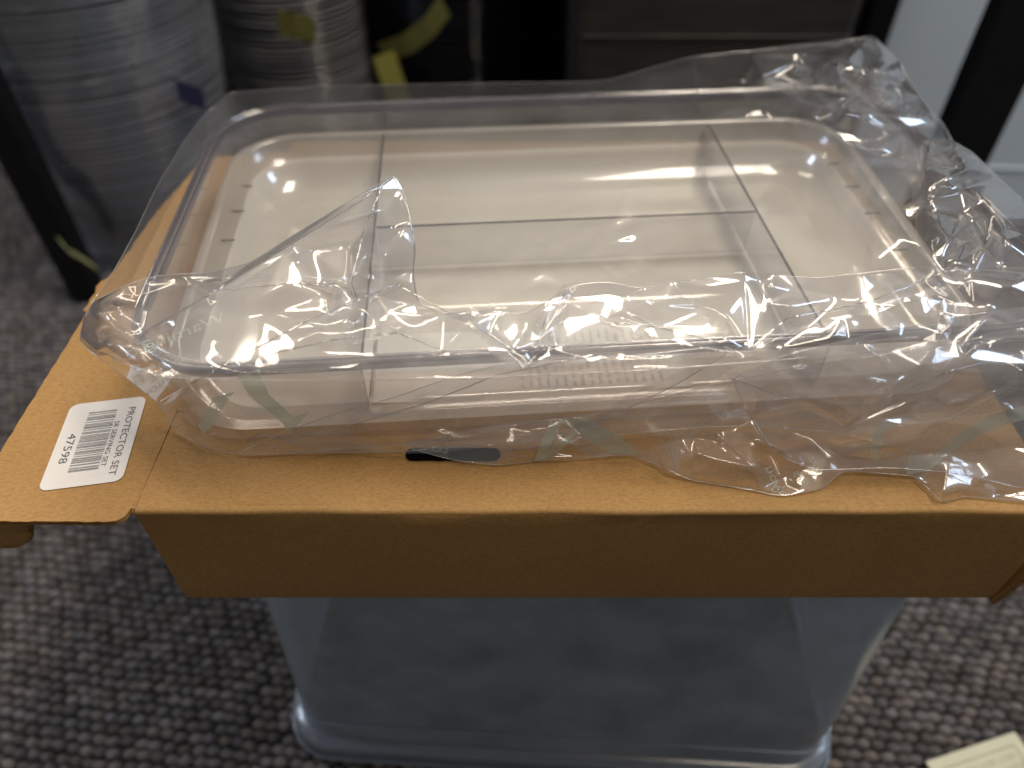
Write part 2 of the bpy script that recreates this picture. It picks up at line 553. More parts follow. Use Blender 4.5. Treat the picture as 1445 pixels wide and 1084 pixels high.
def build_box():
    t = empty("cardboard_box", "low brown corrugated cardboard box with open side flap on the upturned bin", "cardboard box", (0, 0, 0))
    th = 0.003
    # front panel with a slightly bulging face and rounded bottom edge
    def panel(name, x0, x1, yf, zb, zt, bulge):
        nx, nz = 60, 10
        V, Fc = [], []
        curl = [(0.0, -0.0026), (0.0001, -0.0019), (0.0005, -0.0010), (0.0011, -0.0004), (0.0019, -0.0001), (0.0030, 0.0), (0.0041, 0.0)]
        nz += len(curl)
        for k in range(nz + 1):
            for i in range(nx + 1):
                s, q = i / nx, min(1, k / 10)
                if k > 10:
                    cy_, cz_ = curl[k - 11]
                    x = x0 + (x1 - x0) * s
                    V.append((x, yf + cy_ + 0.0003 * math.sin(x * 70) * math.sin(x * 31 + 1), ZT + cz_ + 0.0006 * math.sin(x * 23 + 1) * math.sin(BY0 * 17) + 0.00035 * math.sin(x * 61 + BY0 * 33)))
                    continue
                x = x0 + (x1 - x0) * s
                z = zb + (zt - zb) * q
                y = yf - bulge * math.sin(math.pi * s) * math.sin(math.pi * q) + 0.0004 * math.sin(9 * s + 2) * q
                if k == 0: y += 0.001
                V.append((x, y, z))
        for k in range(nz):
            for i in range(nx):
                a = k * (nx + 1) + i
                Fc.append((a, a + 1, a + nx + 2, a + nx + 1))
        n0 = len(V)
        V += [(x, y + th, z) for x, y, z in V]
        m = n0
        for q_ in range(n0, len(V)):
            if V[q_][2] > ZT - 0.003: V[q_] = (V[q_][0], min(V[q_][1], yf + 0.0041), V[q_][2] - th)
        Fc += [(a + m, d + m, c + m, b + m) for a, b, c, d in Fc[:nx * nz]]
        rim = [i for i in range(nx + 1)] + [k * (nx + 1) + nx for k in range(1, nz + 1)] + [nz * (nx + 1) + i for i in range(nx - 1, -1, -1)] + [k * (nx + 1) for k in range(nz - 1, 0, -1)]
        for a, b in zip(rim, rim[1:] + rim[:1]):
            Fc.append((b, a, a + m, b + m))
        o = mesh(name, V, Fc, M['card'], t, True)
        o.data.set_sharp_from_angle(angle=math.radians(40))
        return o
    panel("front_panel", BX0, BX1, BY0, ZB, ZT - 0.0034, 0.0012)
    from_bm("back_or_added_panel", box_bm(BX0, BX1, BY1 - th, BY1, ZB, ZT - th - .0002), M['card'], t)
    from_bm("side_panel", box_bm(BX0, BX0 + th, BY0 + 0.0045, BY1 - th - .0005, ZB, ZT - th - .0002), M['card'], t)
    from_bm("side_panel", box_bm(BX1 - th, BX1, BY0 + 0.0045, BY1 - th - .0005, ZB, ZT - th - .0002), M['card'], t)
    from_bm("bottom_panel", box_bm(BX0 + th + .0005, BX1 - th - .0005, BY0 + 0.0045, BY1 - th - .0005, ZB - 0.0003, ZB + th), M['card'], t)
    # lid: gently uneven sheet with a rolled front edge, hand slot laid on as a black plate
    nx, ny = 120, 80
    V, Fc = [], []
    sl = (-0.055, -0.006, 0.2440, 0.2520)
    def top(x, y):
        e = min(1, (y - BY0) / 0.02)
        z = ZT + 0.0006 * math.sin(x * 23 + 1) * math.sin(y * 17) + 0.00035 * math.sin(x * 61 + y * 33)
        return z
    ysl = list(np.linspace(BY0 + 0.0041, BY1, ny + 1))
    xsl = list(np.linspace(BX0, BX1, nx + 1))
    for j, y in enumerate(ysl):
        for x in xsl:
            yy = y
            if j == 0: yy += 0.0003 * math.sin(x * 70) * math.sin(x * 31 + 1)
            V.append((x, yy, top(x, y)))
    W = nx + 1
    for j in range(len(ysl) - 1):
        for i in range(nx):
            Fc.append((j * W + i, j * W + i + 1, (j + 1) * W + i + 1, (j + 1) * W + i))
    nf = len(Fc)
    m = len(V)
    V += [(x, y, z - th) for x, y, z in V]
    Fc += [(d + m, c + m, b + m, a + m) for a, b, c, d in Fc[:nf]]
    for i in range(nx):
        Fc.append((i + 1, i, i + m, i + 1 + m))
        j = len(ysl) - 1
        Fc.append((j * W + i, j * W + i + 1, j * W + i + 1 + m, j * W + i + m))
    for j in range(len(ysl) - 1):
        Fc.append((j * W, (j + 1) * W, (j + 1) * W + m, j * W + m))
        Fc.append(((j + 1) * W + nx, j * W + nx, j * W + nx + m, (j + 1) * W + nx + m))
    lid = mesh("lid_panel", V, Fc, M['card'], t, True)
    lid.data.set_sharp_from_angle(angle=math.radians(40))
    # hand slot: black plate on the lid for the dark of the opening, slightly ragged, with rounded ends
    out = []
    n = 12
    cy, r = (sl[2] + sl[3]) / 2, (sl[3] - sl[2]) / 2
    for i in range(n + 1):
        a = math.radians(90 + 180 * i / n); out.append((sl[0] + r + r * math.cos(a), cy + r * math.sin(a)))
    out += wavy((sl[0] + 2 * r, sl[2]), (sl[1] - 2 * r, sl[2]), 26, 0.0002, 4)
    for i in range(n + 1):
        a = math.radians(-90 + 180 * i / n); out.append((sl[1] - r + r * math.cos(a), cy + r * math.sin(a)))
    so = plate("slot_shade_plate", out, ZT + 0.0003, ZT + 0.0010, M['slot_shade'], lid)
    # side flap, left, with torn notch at the fold and ragged outer edge
    o = [(-0.1838, 0.2122), (-0.1838, 0.572), (-0.244, 0.560), (-0.252, 0.545)]
    o += wavy((-0.252, 0.545), (-0.262, 0.478), 12, 0.0005, 9)[1:]
    o += wavy((-0.262, 0.478), (-0.2655, 0.410), 14, 0.0006, 1)
    o += [(-0.2655, 0.410), (-0.2672, 0.399), (-0.2700, 0.396), (-0.2712, 0.390), (-0.2690, 0.383)]
    o += wavy((-0.2690, 0.383), (-0.2700, 0.366), 5, 0.0006, 2)
    o += [(-0.2700, 0.366), (-0.2668, 0.3635)]
    o += wavy((-0.2666, 0.361), (-0.2660, 0.2110), 34, 0.0004, 3)
    o += wavy((-0.2655, 0.2072), (-0.1925, 0.2068), 24, 0.00025, 5)
    o += [(-0.1900, 0.2073), (-0.1880, 0.2086), (-0.1868, 0.2100), (-0.1858, 0.2130), (-0.1852, 0.2150), (-0.1846, 0.2145)]
    fp = plate("side_flap", o, ZT - 0.0031, ZT - 0.0001, M['card'], t)
    # the cut edge with its corrugation: a thin darker strip just proud of the edge
    e = wavy((-0.2650, 0.2067), (-0.1900, 0.2066), 60, 0.0003, 8)
    V, Fc = [], []
    for i, (x, y) in enumerate(e):
        V += [(x, y, ZT - 0.0026), (x, y - 0.0002, ZT - 0.0008)]
    for i in range(len(e) - 1):
        Fc.append((2 * i, 2 * i + 2, 2 * i + 3, 2 * i + 1))
    mesh("cut_edge", V, Fc, M['card_edge'], fp)
    # crease line between flap and lid
    tube("fold_crease", [(-0.1838, 0.214 + 0.012 * i, ZT - 0.0004) for i in range(24)], 0.0007, M['card'], fp, 5)
    # tab hanging from the flap underside near the corner
    V, Fc = [], []
    prof = [(0.0, 0.0), (0.006, -0.008), (0.010, -0.017), (0.0105, -0.024), (0.007, -0.029)]
    nn = 12
    for i in range(nn + 1):
        s = i / nn
        x = -0.2700 + 0.034 * s
        kk = math.sqrt(max(0, 1 - (2 * s - 1) ** 2)) if s > 0.5 else 1.0
        for (dy, dz) in prof:
            V.append((x - 0.004 * (-dz / 0.03), 0.2105 + dy * 0.6, ZT - 0.0033 + dz * (0.25 + 0.75 * kk)))
    P = len(prof)
    for i in range(nn):
        for k in range(P - 1):
            Fc.append((i * P + k, (i + 1) * P + k, (i + 1) * P + k + 1, i * P + k + 1))
    tb = mesh("hanging_tab", V, Fc, M['card'], fp, True)
    sm = tb.modifiers.new("solidify", 'SOLIDIFY'); sm.thickness = 0.003
    # tab sticking out at the bottom right corner
    V, Fc = [], []
    y0, y1 = 0.2122, 0.30
    c = (BX1 - 0.001, ZB + 0.001)
    a = math.radians(12)
    bm = box_bm(0.0004, 0.0040, y0 - 0.0015, y1, -0.002, 0.052, 0.0006, 1)
    bmesh.ops.transform(bm, matrix=Matrix.Translation((c[0] + 0.001, 0, c[1] - 0.0015)) @ Matrix.Rotation(a, 4, 'Y'), verts=bm.verts)
    rt = from_bm("corner_tab", bm, M['card'], t)
    bm = box_bm(0.0008, 0.0036, y0 - 0.0019, y0 - 0.0014, -0.001, 0.051)
    bmesh.ops.transform(bm, matrix=Matrix.Translation((c[0] + 0.001, 0, c[1] - 0.0015)) @ Matrix.Rotation(a, 4, 'Y'), verts=bm.verts)
    from_bm("cut_edge", bm, M['card_edge'], rt)


build_box()


# ------------------------------------------------------------------ lettering helper
def text_mesh(body, size=1.0):
    cu = bpy.data.curves.new("txt", 'FONT')
    cu.body = body
    cu.size = size
    cu.align_x = 'CENTER'
    cu.align_y = 'CENTER'
    cu.fill_mode = 'FRONT'
    cu.resolution_u = 3
    o = bpy.data.objects.new("txt", cu)
    col.objects.link(o)
    dg = bpy.context.evaluated_depsgraph_get()
    me = o.evaluated_get(dg).to_mesh()
    V = [tuple(v.co) for v in me.vertices]
    Fc = [tuple(p.vertices) for p in me.polygons]
    bpy.data.objects.remove(o)
    bpy.data.curves.remove(cu)
    return V, Fc


# ------------------------------------------------------------------ sticker on the flap
def build_sticker():
    z = ZT + 0.0001
    c = Vector((-0.2192, 0.2573))
    d = Vector((0.13, -0.99)).normalized()     # reading direction
    up = Vector((0.985, 0.17)).normalized()    # top of the letters
    t = empty("price_sticker", "white sticker with barcode and black printing on the side flap of the box", "sticker", (c.x, c.y, z))
    def P(s, q, dz=0.0):
        return (d.x * s + up.x * q, d.y * s + up.y * q, dz)
    L, H = 0.0298, 0.0200
    out = [P(x, y)[:2] for x, y in rr_points(L, H, 0.0045, 6)]
    V = [(x, y, 0.0) for x, y in out] + [(x, y, 0.0003) for x, y in out]
    n = len(out)
    Fc = [tuple(range(n)), tuple(range(2 * n - 1, n - 1, -1))] + [(i, (i + 1) % n, n + (i + 1) % n, n + i) for i in range(n)]
    mesh("paper", V, Fc, M['label'], t)
    def put(body, s, q, wid, hei, name):
        TV, TF = text_mesh(body)
        xs = [v[0] for v in TV]; ys = [v[1] for v in TV]
        cx, cy = (max(xs) + min(xs)) / 2, (max(ys) + min(ys)) / 2
        kx, ky = wid / (max(xs) - min(xs)), hei / (max(ys) - min(ys))
        mesh(name, [P(s + (v[0] - cx) * kx, q + (v[1] - cy) * ky, 0.00042) for v in TV], TF, M['ink'], t)
    put("PROTECTOR SET", 0.0016, 0.0140, 0.0475, 0.0036, "lettering")
    put("SR SERVING SET", 0.0030, 0.0082, 0.0315, 0.0025, "lettering")
    put("47598", 0.0030, -0.0130, 0.0205, 0.0042, "lettering")
    V, Fc = [], []
    r = random.Random(5)
    s = -0.0218
    while s < 0.0195:
        wd = r.choice([0.00045, 0.00045, 0.0009, 0.0013])
        gp = r.choice([0.0004, 0.0005, 0.0009, 0.0012])
        b = len(V)
        V += [P(s, -0.0085, 0.00042), P(s + wd, -0.0085, 0.00042), P(s + wd, 0.0062, 0.00042), P(s, 0.0062, 0.00042)]
        Fc.append((b, b + 1, b + 2, b + 3))
        s += wd + gp
    mesh("barcode", V, Fc, M['ink_grey'], t)


build_sticker()


# ------------------------------------------------------------------ clear organiser tray
TC = Vector((0.0435, 0.4045, ZT + 0.0012))
TR = math.radians(4.3)
HW, HD = 0.2425, 0.1395


def build_tray():
    t = empty("clear_tray", "clear acrylic divided tray with rounded corners inside the plastic bag on the box", "tray", TC, TR)
    H = 0.0575
    # outer wall with foot and rolled lip
    V, Fc = loft([(HW - 0.008, HD - 0.008, 0.0420, 0.0), (HW - 0.005, HD - 0.005, 0.0450, 0.0015), (HW - 0.0035, HD - 0.0035, 0.0470, 0.006),
                  (HW - 0.0015, HD - 0.0015, 0.0490, H - 0.010), (HW - 0.001, HD - 0.001, 0.0500, H - 0.0062)], 14)
    mesh("outer_wall", V, Fc, M['acrylic_wall'], t, True)
    V, Fc = loft([(HW - 0.0045, HD - 0.0045, 0.0460, H - 0.0062), (HW - 0.0055, HD - 0.0055, 0.0450, 0.012), (HW - 0.010, HD - 0.010, 0.0400, 0.0055),
                  (HW - 0.014, HD - 0.014, 0.0370, 0.0045)], 14)
    mesh("inner_wall", V, Fc, M['acrylic'], t, True)
    # rim: solid coloured-looking edge, two beads
    V, Fc = loft([(HW - 0.001, HD - 0.001, 0.0500, H - 0.0062), (HW - 0.0002, HD - 0.0002, 0.0505, H - 0.003), (HW + 0.0004, HD + 0.0004, 0.0510, H - 0.0012),
                  (HW, HD, 0.0505, H), (HW - 0.0012, HD - 0.0012, 0.0490, H + 0.0003), (HW - 0.0022, HD - 0.0022, 0.0480, H - 0.0006),
                  (HW - 0.0032, HD - 0.0032, 0.0470, H + 0.0002), (HW - 0.0043, HD - 0.0043, 0.0460, H - 0.0008), (HW - 0.0045, HD - 0.0045, 0.0460, H - 0.0062)], 14)
    mesh("rim", V, Fc, M['acrylic_rim'], t, True)
    for dz, kk in ((0.0006, -0.0006), (0.0004, -0.0036)):
        ring = [(x, y, H + dz) for x, y in rr_points(HW + kk, HD + kk, 0.050, 14)]
        ring.append(ring[0])
        tube("rim_bead", ring, 0.0008, M['bead'], t, 8)
    # milky insert: flange, stepped wall, gently dished floor
    i0, d0 = HW - 0.0195, HD - 0.0070
    OX = -0.0125
    V, Fc = loft([(i0, d0, 0.046, 0.0380), (i0 - 0.0006, d0 - 0.0006, 0.0455, 0.0395), (i0 - 0.0055, d0 - 0.0055, 0.041, 0.0395),
                  (i0 - 0.0070, d0 - 0.0070, 0.040, 0.0375), (i0 - 0.0082, d0 - 0.0082, 0.039, 0.0290), (i0 - 0.0140, d0 - 0.0140, 0.036, 0.0265),
                  (i0 - 0.0165, d0 - 0.0165, 0.034, 0.0215), (i0 - 0.0205, d0 - 0.0205, 0.032, 0.0150), (i0 - 0.0260, d0 - 0.0260, 0.028, 0.0100), (i0 - 0.034, d0 - 0.034, 0.024, 0.0070), (i0 - 0.042, d0 - 0.042, 0.018, 0.0060)], 16, off=(OX, 0))
    def dip(y):
        q = min(1, max(0, (y + d0) / 0.07)); q = q * q * (3 - 2 * q)
        return 0.04 + 0.96 * q
    V = [(x, y, 0.006 + (z - 0.006) * dip(y)) for x, y, z in V]
    ins = mesh("insert", V, Fc, M['milky'], t, True)
    ins.data.materials.append(M['milky_clear'])
    ring_n = 4 * 17
    for p_ in ins.data.polygons:
        if p_.index < ring_n * 5: p_.material_index = 1
    # insert floor with two soft cross ridges
    nx, ny = 40, 60
    fw, fd = i0 - 0.0415, d0 - 0.0415
    V, Fc = [], []
    ring = rr_points(1, 1, 0.1, 4)
    for j in range(ny + 1):
        for i in range(nx + 1):
            x = OX - fw + 2 * fw * i / nx
            y = -fd + 2 * fd * j / ny
            z = 0.0062 + 0.0038 * math.exp(-((y + 0.040) / 0.019) ** 2) * (1 if -0.12 < x < 0.105 else 0.15) + 0.0028 * math.exp(-((y - 0.042) / 0.010) ** 2)
            V.append((x, y, z))
    for j in range(ny):
        for i in range(nx):
            a = j * (nx + 1) + i
            Fc.append((a, a + 1, a + nx + 2, a + nx + 1))
    mesh("floor_panel", V, Fc, M['milky'], ins, True)
    # small rib marks along the left and right ledges
    for sx in (-1, 1):
        for k, yy in enumerate((-0.030, 0.012, 0.046, 0.078)):
            x0 = OX + sx * (i0 - 0.0125)
            from_bm("slot_rib", box_bm(x0 - 0.006, x0 + 0.004, yy - 0.0003, yy + 0.0003, 0.0272, 0.0286), M['soft_line'], ins)
    # dividers: thin clear panels with dark cut edges
    def divider(x0, y0, x1, y1, zb, zt):
        d = Vector((x1 - x0, y1 - y0)); L = d.length; d.normalize(); nrm = Vector((-d.y, d.x)) * 0.0008
        def bx(z0, z1, kx=1.0):
            P = [Vector((x0, y0)) - nrm * kx, Vector((x1, y1)) - nrm * kx, Vector((x1, y1)) + nrm * kx, Vector((x0, y0)) + nrm * kx]
            V = [(p.x, p.y, z0) for p in P] + [(p.x, p.y, z1) for p in P]
            return V, [(3, 2, 1, 0), (4, 5, 6, 7), (0, 1, 5, 4), (1, 2, 6, 5), (2, 3, 7, 6), (3, 0, 4, 7)]
        V, Fc = bx(zb, zt - 0.0008)
        o = mesh("divider", V, Fc, M['divider'], t)
        V, Fc = bx(zt - 0.0008, zt, 0.8)
        mesh("top_edge", V, Fc, M['acrylic_edge'], o)
    lx, rx = -0.1290, 0.1130
    dd = d0 - 0.0085
    divider(lx, -dd, lx, dd, 0.0095, 0.0400)
    divider(rx, -dd, rx, dd, 0.0095, 0.0400)
    divider(lx + 0.0012, 0.0015, rx - 0.0012, 0.0015, 0.0095, 0.0400)


build_tray()


# leaflet lying inside the tray, seen through its front wall
def build_leaflet():
    t = empty("leaflet", "white printed paper leaflet lying in the front of the clear tray", "leaflet", (0.010, 0.3085, ZT + 0.0078), math.radians(4.3))
    nx, ny = 24, 12
    V, Fc = [], []
    for j in range(ny + 1):
        for i in range(nx + 1):
            x = -0.0865 + 0.173 * i / nx
            y = -0.027 + 0.055 * j / ny
            V.append((x, y, 0.0012 + 0.0015 * (x / 0.09) ** 2 + 0.0008 * math.sin(j * 0.7)))
    for j in range(ny):
        for i in range(nx):
            a = j * (nx + 1) + i
            Fc.append((a, a + 1, a + nx + 2, a + nx + 1))
    sh = mesh("sheet", V, Fc, M['paper'], t, True)
    V, Fc = [], []
    r = random.Random(3)
    for c in range(17):
        x = -0.006 + c * 0.0048
        y = -0.021
        while y < 0.022:
            L = r.uniform(0.002, 0.008)
            b = len(V)
            z = 0.0012 + 0.0015 * (x / 0.09) ** 2 + 0.0013
            V += [(x, y, z), (x + 0.0012, y, z), (x + 0.0012, min(y + L, 0.024), z), (x, min(y + L, 0.024), z)]
            Fc.append((b, b + 1, b + 2, b + 3))
            y += L + r.uniform(0.0012, 0.004)
    mesh("printed_lines", V, Fc, M['paper_ink'], sh)


build_leaflet()


# ------------------------------------------------------------------ plastic bag
def lerp_tri(P, tri, q):
    a, b, c = (P[i] for i in tri)
    d = (b[1] - c[1]) * (a[0] - c[0]) + (c[0] - b[0]) * (a[1] - c[1])
    if abs(d) < 1e-9: return None
    l1 = ((b[1] - c[1]) * (q[0] - c[0]) + (c[0] - b[0]) * (q[1] - c[1])) / d
    l2 = ((c[1] - a[1]) * (q[0] - c[0]) + (a[0] - c[0]) * (q[1] - c[1])) / d
    l3 = 1 - l1 - l2
    if min(l1, l2, l3) < -1e-6: return None
    return l1, l2, l3


def film(name, boundary, inner, creases, crumple, nrand, levels, mat, parent, seed, smooth=3, stretch=1.0, hem=True):
    """boundary / inner: (px, py, z).  crumple(px,py) -> jitter in metres.  Facets meeting in creases, then rounded."""
    r = random.Random(seed)
    pts = [(p[0], p[1]) for p in boundary] + [(p[0], p[1]) for p in inner]
    zs = [p[2] for p in boundary] + [p[2] for p in inner]
    nb = len(boundary)
    ed = [(i, (i + 1) % nb) for i in range(nb)] + [(nb + a, nb + b) for a, b in creases]
    co, e, f, ov, oe, of = delaunay_2d_cdt([Vector(p) for p in pts], ed, [], 1, 0.01)
    cz = []
    for k, src in enumerate(ov):
        if src: cz.append(zs[src[0]])
        else:
            best = min(range(len(pts)), key=lambda i: (pts[i][0] - co[k].x) ** 2 + (pts[i][1] - co[k].y) ** 2)
            cz.append(zs[best])
    P0 = [(v.x, v.y) for v in co]
    tris = [tuple(t) for t in f]
    x0, x1 = min(p[0] for p in P0), max(p[0] for p in P0)
    y0, y1 = min(p[1] for p in P0), max(p[1] for p in P0)
    extra = []
    tries = 0
    while len(extra) < nrand and tries < nrand * 60:
        tries += 1
        q = (r.uniform(x0, x1), r.uniform(y0, y1))
        amp = crumple(*q)
        if r.random() > 0.25 + 0.75 * min(1, amp / 0.003): continue
        if any(abs(q[0] - g[0]) < 10 and abs(q[1] - g[1]) < 7 for g in extra): continue
        if any(abs(q[0] - g[0]) < 8 and abs(q[1] - g[1]) < 6 for g in P0): continue
        for t in tris:
            l = lerp_tri(P0, t, q)
            if l:
                z = l[0] * cz[t[0]] + l[1] * cz[t[1]] + l[2] * cz[t[2]]
                extra.append((q[0], q[1], z + r.uniform(-1, 1) * amp))
                break
    # keep original constraint edges of the first triangulation's boundary and creases
    P1 = [(p[0] * stretch, p[1]) for p in P0] + [(g[0] * stretch, g[1]) for g in extra]
    Z1 = cz + [g[2] for g in extra]
    ced = []
    for k, src in enumerate(oe):
        if src: ced.append(tuple(e[k]))
    co, e, f, ov, oe, of = delaunay_2d_cdt([Vector(p) for p in P1], ced, [], 1, 0.01)
    V = []
    for k, src in enumerate(ov):
        z = Z1[src[0]] if src else 0.45
        V.append(unproject(co[k].x / stretch, co[k].y, z))
    me = bpy.data.meshes.new(name)
    me.from_pydata(V, [], [tuple(t) for t in f])
    bm = bmesh.new(); bm.from_mesh(me)
    bmesh.ops.delete(bm, geom=[v for v in bm.verts if not v.link_faces], context='VERTS')
    bmesh.ops.recalc_face_normals(bm, faces=bm.faces)
    for _ in range(levels):
        bmesh.ops.subdivide_edges(bm, edges=list(bm.edges), cuts=1, use_grid_fill=True)
    bmesh.ops.triangulate(bm, faces=[fc for fc in bm.faces if len(fc.verts) > 3])
    bm.verts.index_update()
    n = len(bm.verts)
    A = np.array([v.co[:] for v in bm.verts])
    E = np.array([[ee.verts[0].index, ee.verts[1].index] for ee in bm.edges])
    bd = np.zeros(n, bool)
    for ee in bm.edges:
        if ee.is_boundary:
            bd[ee.verts[0].index] = True; bd[ee.verts[1].index] = True
    deg = np.bincount(E.ravel(), minlength=n).astype(float)[:, None]
    for it in range(smooth):
        S = np.zeros_like(A)
        np.add.at(S, E[:, 0], A[E[:, 1]]); np.add.at(S, E[:, 1], A[E[:, 0]])
        B = A + 0.6 * (S / deg - A)
        B[bd] = A[bd]
        A = B
    # boundary smoothed only along itself
    Eb = np.array([[ee.verts[0].index, ee.verts[1].index] for ee in bm.edges if ee.is_boundary])
    db = np.maximum(np.bincount(Eb.ravel(), minlength=n), 1).astype(float)[:, None]
    for it in range(3 if hem else 1):
        S = np.zeros_like(A)
        np.add.at(S, Eb[:, 0], A[Eb[:, 1]]); np.add.at(S, Eb[:, 1], A[Eb[:, 0]])
        A[bd] = (A + 0.5 * (S / db - A))[bd]
    # fine wrinkles: long soft waves and tiny puckers
    rr = np.random.default_rng(seed)
    D = np.zeros(n)
    for k in range(9):
        a = rr.uniform(-0.9, 0.9) if k < 6 else rr.uniform(0, math.pi)
        fq = rr.uniform(60, 420)
        ph = A[:, 0] * math.cos(a + math.pi / 2) * fq + A[:, 1] * math.sin(a + math.pi / 2) * fq
        ph += 1.3 * np.sin(A[:, 0] * rr.uniform(15, 60) + A[:, 1] * rr.uniform(15, 60) + k)
        env = 0.5 + 0.5 * np.sin(A[:, 0] * rr.uniform(10, 35) + A[:, 1] * rr.uniform(10, 35) + rr.uniform(0, 6))
        D += env ** 2 * (1 - np.abs(np.sin(ph))) * (0.016 / fq)
    A[:, 2] += D
    for v, p in zip(bm.verts, A):
        v.co = p
    # edge loops for hems
    segs = {}
    for ee in bm.edges:
        if ee.is_boundary:
            segs.setdefault(ee.verts[0].index, []).append(ee.verts[1].index)
            segs.setdefault(ee.verts[1].index, []).append(ee.verts[0].index)
    loop = []
    if segs:
        s0 = next(iter(segs)); prev, cur = None, s0
        while True:
            loop.append(cur)
            nx_ = [q for q in segs[cur] if q != prev]
            if not nx_: break
            prev, cur = cur, nx_[0]
            if cur == s0 or len(loop) > 20000: break
    bm.normal_update()
    up = sum((fc.normal.z for fc in bm.faces))
    if up < 0:
        bmesh.ops.reverse_faces(bm, faces=bm.faces)
    bvh = BVHTree.FromBMesh(bm)
    bm.to_mesh(me)
    bm.free()
    me.polygons.foreach_set("use_smooth", [True] * len(me.polygons))
    me.materials.append(mat)
    o = bpy.data.objects.new(name, me)
    col.objects.link(o)
    o.parent = parent
    pl = [Vector(A[i]) for i in loop]
    if pl and hem:
        pl.append(pl[0])
        tube("hem", pl, 0.00022, M['film_edge'], o, 4)
    return o, bvh


def on_film(name, V2, Fc, bvh, parent, lift=0.0004):
    """lay flat shapes given in photograph pixels onto a film sheet, as print on it"""
    V, keep = [], {}
    org = Vector((0, 0, CAMZ))
    for i, (u, v) in enumerate(V2):
        d = ray_dir(u, v)
        hit = bvh.ray_cast(org, d)
        if hit[0] is not None:
            nrm = hit[1]
            if nrm.dot(d) > 0: nrm = -nrm
            keep[i] = len(V)
            V.append(hit[0] + nrm * lift)
    F2 = [tuple(keep[i] for i in f) for f in Fc if all(i in keep for i in f)]
    F2 = [f for f in F2 if max((V[f[a]] - V[f[a - 1]]).length for a in range(len(f))) < 0.02]
    if F2:
        return mesh(name, V, F2, M['print'], parent, True)


def poly_grid(poly, step=4.0):
    """triangulate a polygon densely"""
    n = len(poly)
    P = []
    for i in range(n):
        a, b = poly[i], poly[(i + 1) % n]
        L = math.hypot(b[0] - a[0], b[1] - a[1])
        k = max(1, int(L / step))
        P += [(a[0] + (b[0] - a[0]) * j / k, a[1] + (b[1] - a[1]) * j / k) for j in range(k)]
    nb = len(P)
    x0, x1 = min(p[0] for p in P), max(p[0] for p in P)
    y0, y1 = min(p[1] for p in P), max(p[1] for p in P)
    y = y0 + step / 2
    while y < y1:
        x = x0 + step / 2
        while x < x1:
            c = False
            for i in range(nb):
                (ax, ay), (bx, by) = P[i], P[(i + 1) % nb]
                if (ay > y) != (by > y) and x < (bx - ax) * (y - ay) / (by - ay) + ax: c = not c
            if c: P.append((x, y))
            x += step
        y += step
    co, e, f, *_ = delaunay_2d_cdt([Vector(p) for p in P], [(i, (i + 1) % nb) for i in range(nb)], [], 1, 0.01)
    return [(v.x, v.y) for v in co], [tuple(t) for t in f]


